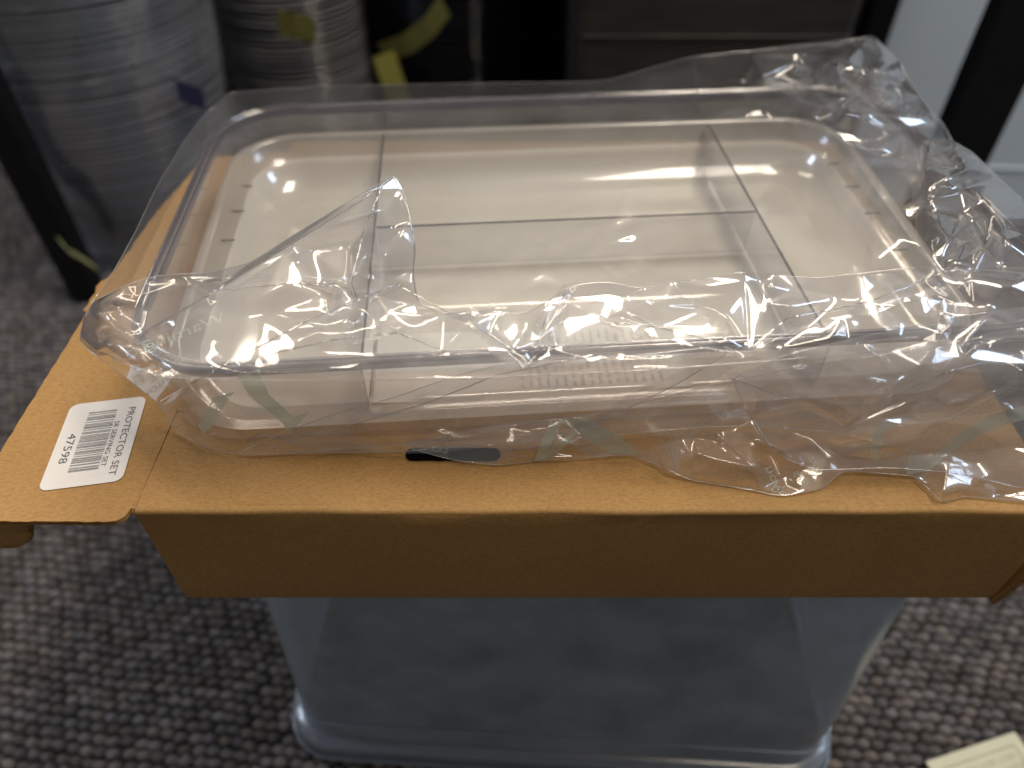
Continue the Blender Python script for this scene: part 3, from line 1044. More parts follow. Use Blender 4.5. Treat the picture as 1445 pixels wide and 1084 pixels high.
def build_bag():
    bag = empty("plastic_bag", "crumpled clear plastic bag with pale green printing pulled over the divided tray", "plastic bag", (0, 0, 0))

    # ---- sheet over the top, out past the rim, down behind
    B = [(112, 474, .432), (121, 446, .442), (132, 424, .446), (160, 384, .444), (190, 330, .443), (222, 262, .442), (262, 196, .436), (292, 158, .436), (304, 150, .437), (322, 131, .432),
         (380, 127, .430), (470, 122, .428), (560, 120, .428), (700, 117, .430), (820, 116, .432), (862, 113, .436), (905, 100, .444), (975, 80, .456), (1040, 74, .458), (1100, 68, .460), (1170, 62, .462),
         (1222, 52, .466), (1246, 68, .462), (1276, 100, .455), (1300, 140, .448), (1330, 172, .444), (1352, 212, .440), (1378, 222, .442), (1402, 246, .440), (1445, 284, .436), (1520, 350, .432), (1600, 420, .430),
         (1600, 500, .452), (1445, 478, .4515), (1180, 502, .4510), (970, 518, .4510), (850, 526, .4510), (700, 533, .4505), (500, 538, .4505), (300, 536, .4505), (220, 532, .4500), (165, 508, .4490), (135, 492, .440)]
    I = [(175, 420, .4505), (235, 300, .4508), (290, 205, .4508), (345, 160, .4505), (420, 150, .4506), (600, 139, .4508), (760, 133, .4508), (900, 126, .4510), (1060, 120, .453), (1150, 121, .452), (1215, 132, .453),
         (1292, 188, .452), (1355, 252, .452), (1445, 346, .451), (1530, 430, .451),
         (155, 470, .4500), (150, 440, .450),
         (350, 300, .446), (480, 250, .4450), (640, 230, .4440), (800, 220, .4445), (960, 215, .4460), (1100, 220, .4450), (420, 400, .4450), (600, 420, .4450), (760, 400, .4440), (900, 380, .4440), (1080, 350, .4450), (1240, 330, .4470), (1300, 400, .4460), (1180, 430, .4460),
         # crinkles at the far right corner
         (980, 78, .462), (982, 132, .452), (1128, 98, .470), (1150, 112, .452), (1185, 92, .474), (1190, 140, .450), (1216, 108, .476), (1245, 82, .466), (1244, 128, .478), (1216, 172, .453), (1266, 120, .468), (1286, 205, .456),
         (870, 200, .449), (868, 172, .4505), (905, 152, .4535), (880, 166, .4500), (1160, 230, .448), (1120, 160, .4525), (1040, 150, .4525), (1040, 172, .448),
         (1338, 262, .461), (1360, 222, .456), (1300, 300, .452), (1330, 330, .460), (1372, 320, .450), (1390, 350, .462), (1420, 380, .452), (1350, 380, .458), (1300, 345, .4535)]
    cr = [(0, 1), (1, 2), (2, 3), (3, 4), (4, 5), (5, 6), (6, 7), (7, 8), (8, 9), (9, 10), (10, 11), (11, 12), (12, 13), (13, 14)]
    def c1(u, v):
        k = 0.00025
        k += 0.0050 * math.exp(-(((u - 1190) / 120) ** 2 + ((v - 110) / 60) ** 2))
        k += 0.0045 * math.exp(-(((u - 1370) / 90) ** 2 + ((v - 310) / 90) ** 2))
        k += 0.0026 * math.exp(-(((u - 140) / 40) ** 2 + ((v - 450) / 40) ** 2))
        k += 0.0012 * math.exp(-((v - 150) / 40) ** 2)
        return k
    top, bt = film("top_sheet", B, I, cr, c1, 480, 3, M['film'], bag, 3, 3)

    # ---- front sheet: from the folds above the rim down to the box
    B = [(112, 478, .431), (118, 452, .444), (130, 428, .452), (168, 406, .4545), (215, 390, .4555), (300, 384, .4565), (352, 372, .461), (430, 322, .474), (505, 277, .489), (555, 247, .500), (569, 268, .497),
         (580, 312, .488), (587, 350, .479), (583, 385, .470), (590, 428, .4590), (625, 444, .4575), (662, 440, .4610), (705, 438, .4600), (742, 444, .4590), (775, 424, .4650), (812, 402, .4680), (858, 398, .4670), (905, 408, .4640), (952, 398, .4680),
         (1010, 392, .4700), (1048, 384, .4720), (1092, 388, .4690), (1150, 393, .4680), (1215, 386, .4710), (1290, 377, .4740), (1370, 380, .4720), (1445, 386, .4690), (1600, 396, .4660),
         (1600, 560, .425), (1445, 575, .412), (1330, 592, .404), (1240, 605, .398), (1192, 612, .396), (1130, 606, .393), (1060, 600, .391), (975, 604, .3900), (880, 612, .3890), (700, 628, .3890), (560, 638, .3888), (450, 639, .3887), (330, 642, .3885), (285, 630, .3885),
         (246, 606, .3890), (224, 570, .402), (180, 535, .420), (140, 505, .428), (120, 490, .428)]
    I = [(166, 496, .4520), (190, 515, .4522), (240, 524, .4524), (330, 527, .4524), (470, 526, .4525), (600, 523, .4526), (720, 519, .4526), (850, 511, .4528), (970, 504, .4530), (1090, 495, .4532), (1200, 485, .4534), (1330, 472, .4536), (1445, 462, .4536), (1560, 452, .4536),   # 0-13 rim
         (270, 612, .392), (470, 600, .3975), (620, 600, .3970), (800, 585, .3995), (960, 575, .4000), (1100, 565, .4030),     # 14-19 lower wall
         (146, 440, .460), (135, 470, .446), (160, 478, .4545),                       # 20-22 corner
         (195, 474, .4545), (300, 416, .4640), (400, 352, .4740), (515, 280, .4900),    # 23-26 long straight fold
         (540, 300, .4900), (492, 345, .4640), (488, 398, .4600), (525, 350, .4790), (545, 395, .4700), (505, 425, .4580),   # 27-32 standing peak
         (565, 330, .4870), (552, 440, .4600), (470, 430, .4560), (370, 455, .4560), (300, 480, .4560), (420, 480, .4550),   # 33-38
         (660, 458, .4640), (722, 494, .4530), (748, 512, .4530), (690, 470, .4560), (640, 500, .4550),            # 39-43
         (800, 420, .4620), (790, 455, .4580), (760, 480, .4610), (770, 500, .4540),       # 44-47
         (880, 440, .4570), (925, 432, .4660), (918, 462, .4560), (985, 430, .4580), (1030, 478, .4600), (1056, 494, .4540), (1052, 398, .4690), (1020, 440, .4560),   # 48-55
         (1105, 435, .4650), (1095, 452, .4590), (1180, 420, .4600), (1240, 430, .4660), (1290, 400, .4650), (1160, 470, .4560), (1330, 440, .4600), (1400, 430, .4660), (1330, 455, .4570),  # 56-64
         (1110, 530, .4400), (1188, 600, .4010), (1235, 560, .4300), (1300, 520, .4480), (1330, 545, .4350), (1445, 525, .4440), (1300, 572, .4200), (1400, 552, .4340), (1120, 575, .4060), (1010, 545, .4150),  # 65-74
         (330, 560, .4280), (420, 560, .4270), (560, 560, .4280), (700, 556, .4290), (850, 548, .4290)]  # 75-79
    cr = [(23, 24), (24, 25), (25, 26), (26, 27), (27, 28), (28, 29), (30, 31), (39, 40), (40, 41), (44, 46), (46, 41), (48, 50), (50, 52), (52, 53), (53, 54), (53, 57), (57, 56), (0, 22), (20, 21),
          (65, 66), (66, 67), (67, 68), (68, 70), (66, 71), (71, 72), (53, 65)] + [(i, i + 1) for i in range(2, 12)]
    def c2(u, v):
        k = 0.0011
        k += 0.0022 * math.exp(-(((u - 140) / 35) ** 2 + ((v - 450) / 40) ** 2))
        k += 0.0030 * math.exp(-(((v - 430) / 40) ** 2)) * (1 if u > 440 else 0.35)
        k += 0.0040 * math.exp(-(((u - 530) / 50) ** 2 + ((v - 350) / 80) ** 2))
        k += 0.0016 * (1 / (1 + math.exp(-(u - 1050) / 60)))
        return k
    fr, bf = film("front_sheet", B, I, cr, c2, 260, 3, M['film2'], bag, 12, 3, 0.7)

    # ---- loose tail spread on the lid
    B = [(572, 628, .3905), (612, 618, .3925), (700, 600, .398), (800, 590, .402), (900, 570, .410), (1000, 545, .420), (1120, 520, .432), (1250, 500, .442), (1445, 480, .447), (1600, 470, .449),
         (1600, 700, .3885), (1445, 708, .3885), (1400, 704, .3885), (1362, 700, .3890), (1330, 710, .3883), (1310, 690, .3900), (1290, 672, .3900), (1240, 668, .3890), (1190, 664, .3900), (1160, 690, .3885), (1105, 701, .3883),
         (1040, 688, .3885), (975, 678, .3885), (930, 658, .3890), (890, 641, .3890), (830, 646, .3885), (760, 650, .3885), (700, 657, .3883), (640, 650, .3883), (580, 634, .3885)]
    I = [(960, 620, .402), (940, 665, .391), (1010, 625, .398), (985, 640, .404), (1065, 660, .401), (1085, 640, .392), (1060, 595, .404), (1090, 632, .405), (1120, 612, .396), (1000, 692, .388),
         (1190, 612, .400), (1180, 640, .395), (1260, 630, .404), (1300, 612, .410), (1340, 640, .400), (1290, 640, .3965), (1335, 660, .399), (1330, 695, .396), (1400, 680, .391), (1380, 620, .406), (1440, 640, .400), (1360, 585, .414), (1430, 610, .412), (1480, 650, .398),
         (1230, 580, .408), (1100, 570, .408), (740, 636, .397), (800, 625, .400), (850, 628, .394), (700, 632, .396), (880, 610, .404), (1445, 540, .43), (1300, 545, .424), (770, 605, .402), (660, 622, .395)]
    cr = [(0, 1), (2, 3), (3, 4), (6, 7), (7, 5), (10, 12), (12, 13), (13, 31), (15, 16), (16, 17), (26, 27), (19, 20)]
    def c3(u, v):
        k = 0.0012
        k += 0.0020 * math.exp(-(((u - 1330) / 60) ** 2 + ((v - 680) / 35) ** 2))
        k += 0.0014 * math.exp(-(((u - 740) / 90) ** 2 + ((v - 635) / 20) ** 2))
        return k
    tl, bl = film("loose_tail", B, I, cr, c3, 190, 3, M['film2'], bag, 21, 3, 0.8)

    # ---- second layer folded over the front wall
    B = [(330, 642, .3905), (400, 610, .402), (470, 585, .412), (560, 560, .424), (650, 528, .440), (722, 512, .4560), (800, 505, .4565), (900, 502, .4565), (1000, 490, .4570), (1030, 497, .4570), (960, 540, .434), (880, 580, .412), (830, 600, .401), (760, 612, .395),
         (640, 622, .3920), (500, 632, .3905), (400, 640, .3900)]
    I = [(600, 580, .416), (740, 550, .432), (840, 540, .434), (520, 605, .404), (880, 520, .446), (877, 560, .424), (700, 590, .410)]
    film("folded_layer", B, I, [(1, 2), (4, 5)], lambda u, v: 0.0009, 60, 3, M['film'], bag, 33, 3)

    # ---- pleats: narrow doubled bands where the bag is folded over itself
    def pleat(pts, seed, amp=0.0006, mt='film'):
        film("folded_pleat", pts, [], [], lambda u, v: amp, 26, 3, M[mt], bag, seed, 1, 1.0, False)
    pleat([(1036, 500, .4580), (1048, 512, .4560), (985, 552, .4320), (905, 588, .4120), (836, 606, .4030), (828, 598, .4040), (880, 560, .4240), (950, 528, .4440)], 41)
    pleat([(1022, 528, .4500), (1040, 524, .4500), (1100, 560, .4280), (1186, 600, .4080), (1192, 612, .4040), (1160, 606, .4060), (1080, 572, .4220)], 42)
    pleat([(1186, 604, .4090), (1196, 612, .4060), (1270, 566, .4280), (1345, 528, .4420), (1445, 505, .4520), (1560, 480, .4560), (1560, 462, .4580), (1445, 488, .4560), (1335, 512, .4500), (1250, 552, .4340)], 43)
    pleat([(1190, 612, .4060), (1290, 588, .4160), (1400, 552, .4350), (1560, 520, .4450), (1560, 500, .4500), (1420, 530, .4440), (1300, 566, .4280)], 44)
    pleat([(940, 628, .4060), (950, 670, .3960), (958, 668, .3965), (958, 632, .4060), (1000, 600, .4160), (1090, 548, .4340), (1080, 542, .4370), (1010, 576, .4260)], 45)
    pleat([(225, 562, .4300), (330, 505, .4570), (440, 448, .4590), (560, 400, .4760), (566, 408, .4740), (450, 462, .4590), (340, 520, .4560), (238, 572, .4240)], 46)
    pleat([(205, 470, .4570), (300, 412, .4670), (415, 344, .4780), (424, 350, .4770), (310, 424, .4650), (215, 482, .4560)], 47)
    pleat([(480, 474, .4590), (580, 450, .4620), (660, 432, .4660), (748, 430, .4640), (748, 442, .4620), (664, 446, .4640), (590, 466, .4600), (490, 488, .4570)], 48)
    pleat([(640, 444, .4660), (668, 440, .4680), (728, 492, .4580), (752, 516, .4570), (738, 520, .4560), (706, 500, .4560)], 49, 0.0012)
    pleat([(746, 516, .4570), (736, 500, .4590), (762, 440, .4680), (796, 402, .4720), (822, 398, .4740), (800, 430, .4680), (776, 480, .4610)], 50, 0.0016)
    pleat([(840, 452, .4620), (905, 458, .4610), (1000, 480, .4600), (1056, 498, .4580), (1050, 506, .4570), (960, 486, .4580), (880, 470, .4590)], 51)
    pleat([(1052, 500, .4580), (1066, 488, .4600), (1120, 448, .4680), (1230, 430, .4700), (1340, 400, .4740), (1350, 408, .4730), (1240, 442, .4680), (1130, 462, .4640)], 52)
    pleat([(1300, 480, .4580), (1320, 470, .4600), (1330, 420, .4680), (1372, 384, .4760), (1384, 388, .4750), (1350, 430, .4660), (1338, 486, .4580)], 53)
    pleat([(128, 432, .4550), (180, 404, .4580), (260, 390, .4590), (400, 386, .4560), (490, 392, .4620), (490, 399, .4610), (400, 396, .4560), (270, 402, .4580), (190, 418, .4570), (140, 448, .4560)], 54)
    pleat([(560, 640, .3915), (640, 626, .3960), (760, 612, .4020), (830, 604, .4040), (826, 612, .4020), (760, 622, .3990), (650, 636, .3940), (600, 640, .3925)], 55)

    # ---- crumpled second layer at the far corner and down the right side
    film("crumpled_corner", [(1060, 78, .4640), (1120, 62, .4700), (1200, 54, .4760), (1232, 50, .4760), (1268, 84, .4700), (1300, 140, .4600), (1322, 178, .4580), (1300, 230, .4570), (1240, 220, .4570), (1190, 200, .4560),
          (1150, 170, .4580), (1120, 136, .4620), (1080, 118, .4600)], [(1180, 96, .4840), (1215, 120, .4640), (1240, 100, .4800), (1150, 110, .4640), (1210, 165, .4700), (1265, 150, .4660), (1255, 190, .4620), (1190, 140, .4760), (1165, 80, .4780)],
          [(0, 1), (1, 2), (4, 6), (7, 8)], lambda u, v: 0.0036, 60, 3, M['film3'], bag, 61, 2, 0.6, False)
    film("crumpled_side", [(1300, 200, .4600), (1340, 196, .4620), (1372, 214, .4600), (1410, 250, .4560), (1460, 300, .4540), (1560, 390, .4540), (1540, 440, .4600), (1445, 398, .4660), (1380, 388, .4680), (1330, 384, .4660), (1296, 350, .4600), (1286, 280, .4580)],
          [(1340, 250, .4720), (1372, 240, .4640), (1360, 300, .4600), (1400, 300, .4700), (1340, 340, .4700), (1390, 350, .4620), (1420, 340, .4740), (1460, 370, .4660), (1320, 300, .4640)],
          [(0, 1), (3, 5), (6, 7), (4, 2)], lambda u, v: 0.0034, 44, 3, M['film3'], bag, 62, 2, 0.6, False)

    film("crumpled_tip", [(114, 474, .4400), (118, 448, .4540), (132, 426, .4600), (158, 414, .4600), (205, 430, .4600), (200, 470, .4610), (215, 512, .4600), (170, 505, .4560), (134, 494, .4480)],
          [(140, 444, .4680), (162, 462, .4600), (135, 468, .4560), (170, 440, .4660), (185, 488, .4660), (150, 486, .4620)],
          [(0, 1), (3, 1), (1, 4)], lambda u, v: 0.0026, 20, 3, M['film3'], bag, 63, 2, 0.6, False)

    film("draped_layer", [(1030, 534, .4500), (1110, 500, .4620), (1240, 470, .4640), (1400, 440, .4660), (1560, 420, .4680), (1560, 700, .3920), (1445, 690, .3935), (1350, 668, .3990), (1260, 660, .3990), (1150, 664, .3960), (1090, 640, .3990), (1060, 590, .4180)],
         [(1130, 560, .4420), (1200, 600, .4260), (1240, 540, .4500), (1300, 560, .4340), (1360, 510, .4560), (1400, 560, .4300), (1445, 590, .4240), (1330, 610, .4160), (1250, 630, .4140), (1170, 630, .4080), (1445, 640, .4080), (1380, 640, .4020), (1480, 520, .4480)],
         [(0, 1), (1, 2), (1, 3), (3, 4), (5, 6), (7, 8), (8, 9), (4, 12)], lambda u, v: 0.0024, 50, 3, M['film2'], bag, 71, 2, 0.55)

    # ---- doubled edges where the film is folded sharply: thin rounded folds lying on the sheets
    def fold(pts, bvh, par, rad=0.0003, sd=0):
        rr = random.Random(sd)
        org = Vector((0, 0, CAMZ)); P = []
        for (a, b) in zip(pts, pts[1:]):
            L = math.hypot(b[0] - a[0], b[1] - a[1]); k = max(1, int(L / 5))
            for i in range(k):
                u, v = a[0] + (b[0] - a[0]) * i / k, a[1] + (b[1] - a[1]) * i / k
                h = bvh.ray_cast(org, ray_dir(u + rr.uniform(-.5, .5), v + rr.uniform(-.5, .5)))
                if h[0] is not None: P.append(h[0] + Vector((0, -0.0002, 0.0003)))
        P = [p for i, p in enumerate(P) if i == 0 or (p - P[i - 1]).length < 0.03]
        if len(P) > 3: tube("folded_edge", P, rad, M['fold'], par, 5)
    fold([(196, 474), (300, 414), (400, 352), (515, 281), (555, 250)], bf, fr, 0.0004, 1)
    fold([(555, 250), (577, 300), (585, 350), (583, 392), (590, 430)], bf, fr, 0.0003, 2)
    fold([(228, 566), (330, 508), (440, 450), (560, 402), (640, 446)], bf, fr, 0.0003, 3)
    fold([(540, 262), (512, 330), (496, 400), (505, 425)], bf, fr, 0.0003, 4)
    fold([(852, 455), (930, 462), (1056, 494), (1050, 392)], bf, fr, 0.0003, 5)
    fold([(662, 452), (722, 494), (748, 513), (770, 450), (806, 404)], bf, fr, 0.0004, 6)
    fold([(1062, 490), (1110, 450), (1230, 425), (1330, 385)], bf, fr, 0.0003, 7)
    fold([(384, 632), (480, 604), (600, 570), (700, 530), (840, 500)], bf, fr, 0.0003, 8)
    fold([(1030, 534), (1110, 562), (1190, 604), (1250, 562), (1340, 524), (1445, 498)], bf, fr, 0.0004, 9)
    fold([(1195, 606), (1300, 582), (1445, 540)], bf, fr, 0.0003, 10)
    fold([(300, 410), (420, 400), (500, 408)], bf, fr, 0.00025, 11)
    fold([(640, 500), (560, 470), (470, 480), (380, 500)], bf, fr, 0.00025, 12)
    fold([(945, 622), (953, 668), (1000, 690)], bl, tl, 0.0003, 13)
    fold([(1010, 610), (1040, 640), (1066, 662)], bl, tl, 0.0004, 14)
    fold([(1062, 594), (1090, 634)], bl, tl, 0.0004, 15)
    fold([(978, 78), (984, 130), (975, 150)], bt, top, 0.0004, 16)
    fold([(1240, 76), (1212, 112), (1190, 150), (1180, 168)], bt, top, 0.0004, 18)
    fold([(1262, 120), (1280, 150), (1292, 200)], bt, top, 0.0003, 19)
    fold([(1370, 220), (1342, 240), (1334, 262)], bt, top, 0.0004, 20)

    # ---- pale green printing
    strokes = [(bf, fr, [(335, 530), (366, 523), (380, 556), (392, 567), (414, 588), (437, 580), (408, 612), (400, 598), (380, 580), (366, 570), (352, 558)]),
               (bf, fr, [(296, 572), (300, 560), (330, 552), (318, 570), (300, 600), (288, 612), (280, 600)]),
               (bl, tl, [(788, 593), (828, 590), (870, 612), (905, 640), (862, 640), (822, 618)]),
               (bl, tl, [(776, 596), (792, 596), (772, 640), (778, 652), (752, 652), (758, 638)]),
               (bl, tl, [(806, 612), (816, 610), (790, 636), (764, 648), (768, 636)]),
               (bl, tl, [(1500, 560), (1500, 580), (1445, 592), (1390, 608), (1345, 636), (1312, 664), (1276, 671), (1284, 632), (1300, 645), (1322, 642), (1352, 612), (1395, 586), (1445, 572)]),
               (bl, tl, [(1296, 588), (1262, 600), (1246, 616), (1242, 650), (1228, 650), (1226, 618), (1240, 600), (1270, 590)])]
    for bvh, par, poly in strokes:
        V2, Fc = poly_grid(poly, 5)
        on_film("printed_stroke", V2, Fc, bvh, par)
    def ptext(body, cx, cy, wid, hei, ang, bvh, par, mirror=False, shear=0.0):
        TV, TF = text_mesh(body)
        xs = [v[0] for v in TV]; ys = [v[1] for v in TV]
        mx, my = (max(xs) + min(xs)) / 2, (max(ys) + min(ys)) / 2
        kx, ky = wid / (max(xs) - min(xs)), hei / (max(ys) - min(ys))
        a = math.radians(ang)
        V2 = []
        for v in TV:
            s, q = (v[0] - mx) * kx, (v[1] - my) * ky
            if mirror: s = -s
            s += shear * q
            V2.append((cx + s * math.cos(a) + q * math.sin(a), cy + s * math.sin(a) - q * math.cos(a)))
        on_film("printed_text", V2, TF, bvh, par)
    ptext("Warning", 262, 470, 120, 19, -21, bf, fr, mirror=True)
    ptext("To a", 185, 497, 60, 17, -18, bf, fr, mirror=True)
    ptext("you", 1088, 676, 34, 13, 66, bl, tl, mirror=True)
    ptext("of", 1104, 694, 16, 12, 66, bl, tl, mirror=True)
    ptext("bag", 1150, 655, 26, 12, 66, bl, tl, mirror=True)
    ptext("this", 1132, 680, 34, 12, 60, bl, tl, mirror=True)
    ptext("ning", 640, 606, 34, 13, -58, bf, fr, mirror=True)
    ptext("to", 622, 634, 26, 11, 10, bl, tl, mirror=True)


build_bag()


# ------------------------------------------------------------------ shelving behind
def build_shelf():
    t = empty("shelving_unit", "black metal shelving unit with upright posts standing behind the box", "shelving unit", (0, 0.85, 0))
    def post(x, y, wx, wy, h=1.15):
        from_bm("post", box_bm(x - wx / 2, x + wx / 2, y - wy / 2, y + wy / 2, 0, h, 0.003), M['black'], t)
    post(-0.620, 0.02, 0.042, 0.03)
    post(0.560, 0.02, 0.070, 0.03)
    post(-0.80, 0.62, 0.042, 0.03)
    post(0.487, 0.20, 0.036, 0.03)
    from_bm("shelf_or_added_board", box_bm(-0.40, 0.450, 0.04, 0.60, 0.03, 0.05, 0.002), M['black'], t)
    from_bm("shelf_or_added_board", box_bm(-0.78, 0.468, 0.22, 0.60, 1.08, 1.11, 0.002), M['black'], t)  # unseen upper board, added to shade the shelf contents
    from_bm("back_or_added_panel", box_bm(-0.778, 0.538, 0.615, 0.625, 0.001, 1.12, 0.001), M['black'], t)  # black board added to fill the gaps between the stacks with dark


build_shelf()


def lathe(profile, n=40):
    V, Fc = [], []
    m = len(profile)
    for i in range(n):
        a = 2 * math.pi * i / n
        V += [(r * math.cos(a), r * math.sin(a), z) for r, z in profile]
    for i in range(n):
        j = (i + 1) % n
        for k in range(m - 1):
            Fc.append((i * m + k, j * m + k, j * m + k + 1, i * m + k + 1))
    return V, Fc


def build_stack(x, y, r, z0, n, pitch, mat, label, group, seed):
    rd = random.Random(seed)
    V, Fc = lathe([(r * 0.82, 0.0), (r * 0.90, 0.001), (r * 0.95, pitch * 0.75), (r, pitch * 0.80), (r + 0.0012, pitch * 0.92), (r, pitch * 1.02), (r * 0.955, pitch * 0.98)], 44)
    first = None
    for k in range(n):
        if first is None:
            o = mesh("plastic_bowl", V, Fc, mat, None, True)
            bot = mesh("base", [(r * 0.82 * math.cos(2 * math.pi * i / 32), r * 0.82 * math.sin(2 * math.pi * i / 32), 0.0002) for i in range(32)], [tuple(range(32))], mat, o)
            first, fb = o, bot
        else:
            o = first.copy(); col.objects.link(o)
            b = fb.copy(); col.objects.link(b); b.parent = o
        o.location = (x + rd.uniform(-1, 1) * 0.002, y + rd.uniform(-1, 1) * 0.002, z0 + k * pitch)
        o.rotation_euler = (rd.uniform(-.01, .01), rd.uniform(-.01, .01), rd.uniform(0, 6))
        q = 1.0 if seed != 1 else 0.74 + 0.30 * math.sin(min(1, (k * pitch) / 0.30) * math.pi / 2)
        o.scale = (q, q, 1)
        tag(o, label, "plastic bowl", group)
    return z0 + n * pitch


top = build_stack(-0.590, 1.075, 0.168, 0.001, 62, 0.0080, M['lid'], "clear round plastic bowl nested in the big wrapped stack by the left post", "clear bowls in the big wrapped stack", 1)
build_stack(-0.355, 1.28, 0.115, 0.052, 50, 0.0080, M['lid'], "clear plastic bowl nested in the narrower stack behind the big wrapped stack", "clear bowls in the narrower stack", 2)
build_stack(-0.09, 1.30, 0.125, 0.052, 40, 0.0085, M['lid_shaded'], "dim round plastic bowl nested in the shadowed stack with yellow paper tags", "dim bowls in the shadowed stack", 3)

# stretch wrap round the big stack
def build_wrap():
    V, Fc = [], []
    n, m = 96, 36
    for k in range(m + 1):
        z = 0.001 + (0.51) * k / m
        for i in range(n):
            a = 2 * math.pi * i / n
            r = 0.0055 + 0.168 * (0.74 + 0.30 * math.sin(min(1, z / 0.30) * math.pi / 2)) + 0.0022 * math.sin(a * 5 + z * 14) + 0.0016 * math.sin(a * 13 - z * 40) + (0.012 * max(0, 1 - k / 5) ** 2)
            V.append((-0.590 + r * math.cos(a), 1.075 + r * math.sin(a), z))
    for k in range(m):
        for i in range(n):
            j = (i + 1) % n
            Fc.append((k * n + i, k * n + j, (k + 1) * n + j, (k + 1) * n + i))
    o = mesh("stretch_wrap", V, Fc, M['wrap'], None, True)
    tag(o, "clear stretch wrap wound round the big stack of bowls behind on the left", "plastic wrap")


build_wrap()


def strip(name, pts, width, mat, label, cat, wdir=(1, 0, 0), group=None):
    pts = [Vector(p) for p in pts]
    wd = Vector(wdir).normalized() * width / 2
    V, Fc = [], []
    for p in pts:
        V += [p - wd, p + wd]
    for i in range(len(pts) - 1):
        Fc.append((2 * i, 2 * i + 1, 2 * i + 3, 2 * i + 2))
    o = mesh(name, V, Fc, mat, None, False)
    s = o.modifiers.new("thickness", 'SOLIDIFY'); s.thickness = 0.0006
    tag(o, label, cat, group)
    return o


def at_depth(u, v, Y):
    d = ray_dir(u, v)
    t = Y / d.y
    return Vector((d.x * t, Y, CAMZ + d.z * t))


p = [at_depth(541, 76, 1.15), at_depth(566, 150, 1.15)]
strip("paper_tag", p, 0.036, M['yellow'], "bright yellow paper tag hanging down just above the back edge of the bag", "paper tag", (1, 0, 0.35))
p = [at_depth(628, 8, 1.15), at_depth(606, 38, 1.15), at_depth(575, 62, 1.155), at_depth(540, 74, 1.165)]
strip("paper_tag", p, 0.030, M['shaded_yellow'], "dim curved yellow paper strip on the shadowed stack above the bright tag", "paper tag", (0.5, 0, -1))
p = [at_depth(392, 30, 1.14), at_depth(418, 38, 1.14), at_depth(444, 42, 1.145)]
strip("paper_tag", p, 0.036, M['shaded_yellow'], "dim yellow paper tag between the narrower stack and the shadowed stack", "paper tag", (0.1, 0, 1))
p = [at_depth(84, 338, 0.83), at_depth(96, 354, 0.828), at_depth(112, 362, 0.828), at_depth(136, 378, 0.83)]
strip("paper_tag", p, 0.014, M['palegreen'], "pale yellow paper tag stuck on the left black post", "paper tag", (-0.35, 0, 1))
p = [at_depth(250, 128, 0.955), at_depth(288, 140, 0.975)]
strip("stack_label", p, 0.030, M['blue'], "small navy label on the side of the big wrapped stack", "label", (0.1, 0, 1))

# dark crates on the shelf, pale bin at the right
def crate(name, x0, x1, y0, y1, z0, z1, mat, label, cat, ribs, rz=0.0):
    cx, cy = (x0 + x1) / 2, (y0 + y1) / 2
    t = empty(name, label, cat, (cx, cy, z0), rz)
    hw, hd, H = (x1 - x0) / 2, (y1 - y0) / 2, z1 - z0
    V, Fc = loft([(hw - 0.012, hd - 0.012, 0.012, 0), (hw, hd, 0.014, H - 0.02), (hw + 0.006, hd + 0.006, 0.016, H - 0.018), (hw + 0.006, hd + 0.006, 0.016, H), (hw - 0.004, hd - 0.004, 0.012, H),
                  (hw - 0.016, hd - 0.016, 0.010, 0.004)], 5, cap0=True, cap1=True)
    mesh("body", V, Fc, mat, t, False)
    for k in range(ribs):
        z = H * (0.12 + 0.76 * k / max(1, ribs - 1))
        kk = z / H * 0.012 - 0.012
        ring = [(x, y, z) for x, y in rr_points(hw + kk + 0.0005, hd + kk + 0.0005, 0.014, 4)]
        ring.append(ring[0])
        tube("rib", ring, 0.0022, mat, t, 5)
    return t


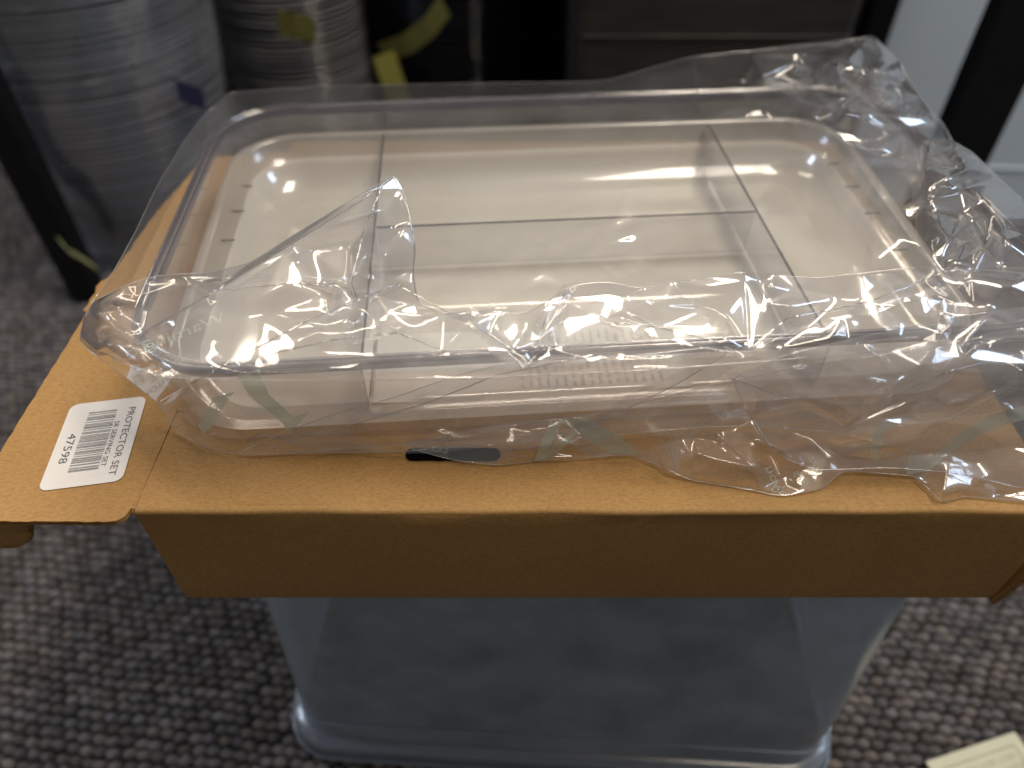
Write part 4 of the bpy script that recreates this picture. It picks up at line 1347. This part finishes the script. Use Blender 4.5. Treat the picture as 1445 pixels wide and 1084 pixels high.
crate("dark_crate", 0.08, 0.44, 0.98, 1.40, 0.052, 0.60, M['darkbrown'], "dark brown ribbed crate in the shadow of the shelf behind the tray", "crate", 7)
crate("pale_bin", 0.545, 1.05, 1.10, 1.55, 0.0, 0.62, M['pale'], "pale blue grey plastic bin on the floor right of the shelving unit", "bin", 2, math.radians(-4))
crate("dark_bin", 1.0, 1.3, 0.70, 0.95, 0.0, 0.1, M['darkbrown'], "low dark bin on the carpet at the far right", "bin", 2) if False else None


# ------------------------------------------------------------------ cream card on the carpet
def build_card():
    p0, p1, p2 = unproject(1305, 1076, 0), unproject(1430, 1034, 0), unproject(1446, 1060, 0)
    ex = (p1 - p0); L = ex.length; ex.normalize()
    ey = Vector((ex.y, -ex.x, 0))      # toward the camera
    t = empty("cream_card", "cream printed card with a tan border line lying on the carpet at the lower right", "card", (p0.x, p0.y, 0.0))
    W = 0.075
    def P(s, q, z): return (ex.x * s + ey.x * q, ex.y * s + ey.y * q, z)
    z0, z1 = 0.001, 0.0022
    V = [P(0, 0, z0), P(0, W, z0), P(L, W, z0), P(L, 0, z0), P(0, 0, z1), P(0, W, z1), P(L, W, z1), P(L, 0, z1)]
    mesh("sheet", V, [(3, 2, 1, 0), (4, 5, 6, 7), (0, 1, 5, 4), (1, 2, 6, 5), (2, 3, 7, 6), (3, 0, 4, 7)], M['cream'], t)
    z = z1 + 0.0003
    b, bw = 0.0085, 0.0013
    V, Fc = [], []
    def bar(s0, s1, q0, q1):
        k = len(V)
        V.extend([P(s0, q0, z), P(s0, q1, z), P(s1, q1, z), P(s1, q0, z)]); Fc.append((k, k + 1, k + 2, k + 3))
    bar(b, L - b, b, b + bw); bar(b, b + bw, b + bw, W - b); bar(L - b - bw, L - b, b + bw, W - b); bar(b, L - b, W - b - bw, W - b)
    mesh("border_line", V, Fc, M['cream_ink'], t)
    for row, (body, wid) in enumerate((("NOT BEST FOR", 0.052), ("INSTRUCTIONS", 0.060))):
        TV, TF = text_mesh(body)
        xs = [v[0] for v in TV]; ys = [v[1] for v in TV]
        mx, my = (max(xs) + min(xs)) / 2, (max(ys) + min(ys)) / 2
        kx, ky = wid / (max(xs) - min(xs)), 0.005 / (max(ys) - min(ys))
        mesh("lettering", [P(L * 0.55 - (v[0] - mx) * kx, 0.0165 + row * 0.008 + (v[1] - my) * ky, z) for v in TV], TF, M['cream_text'], t)


build_card()
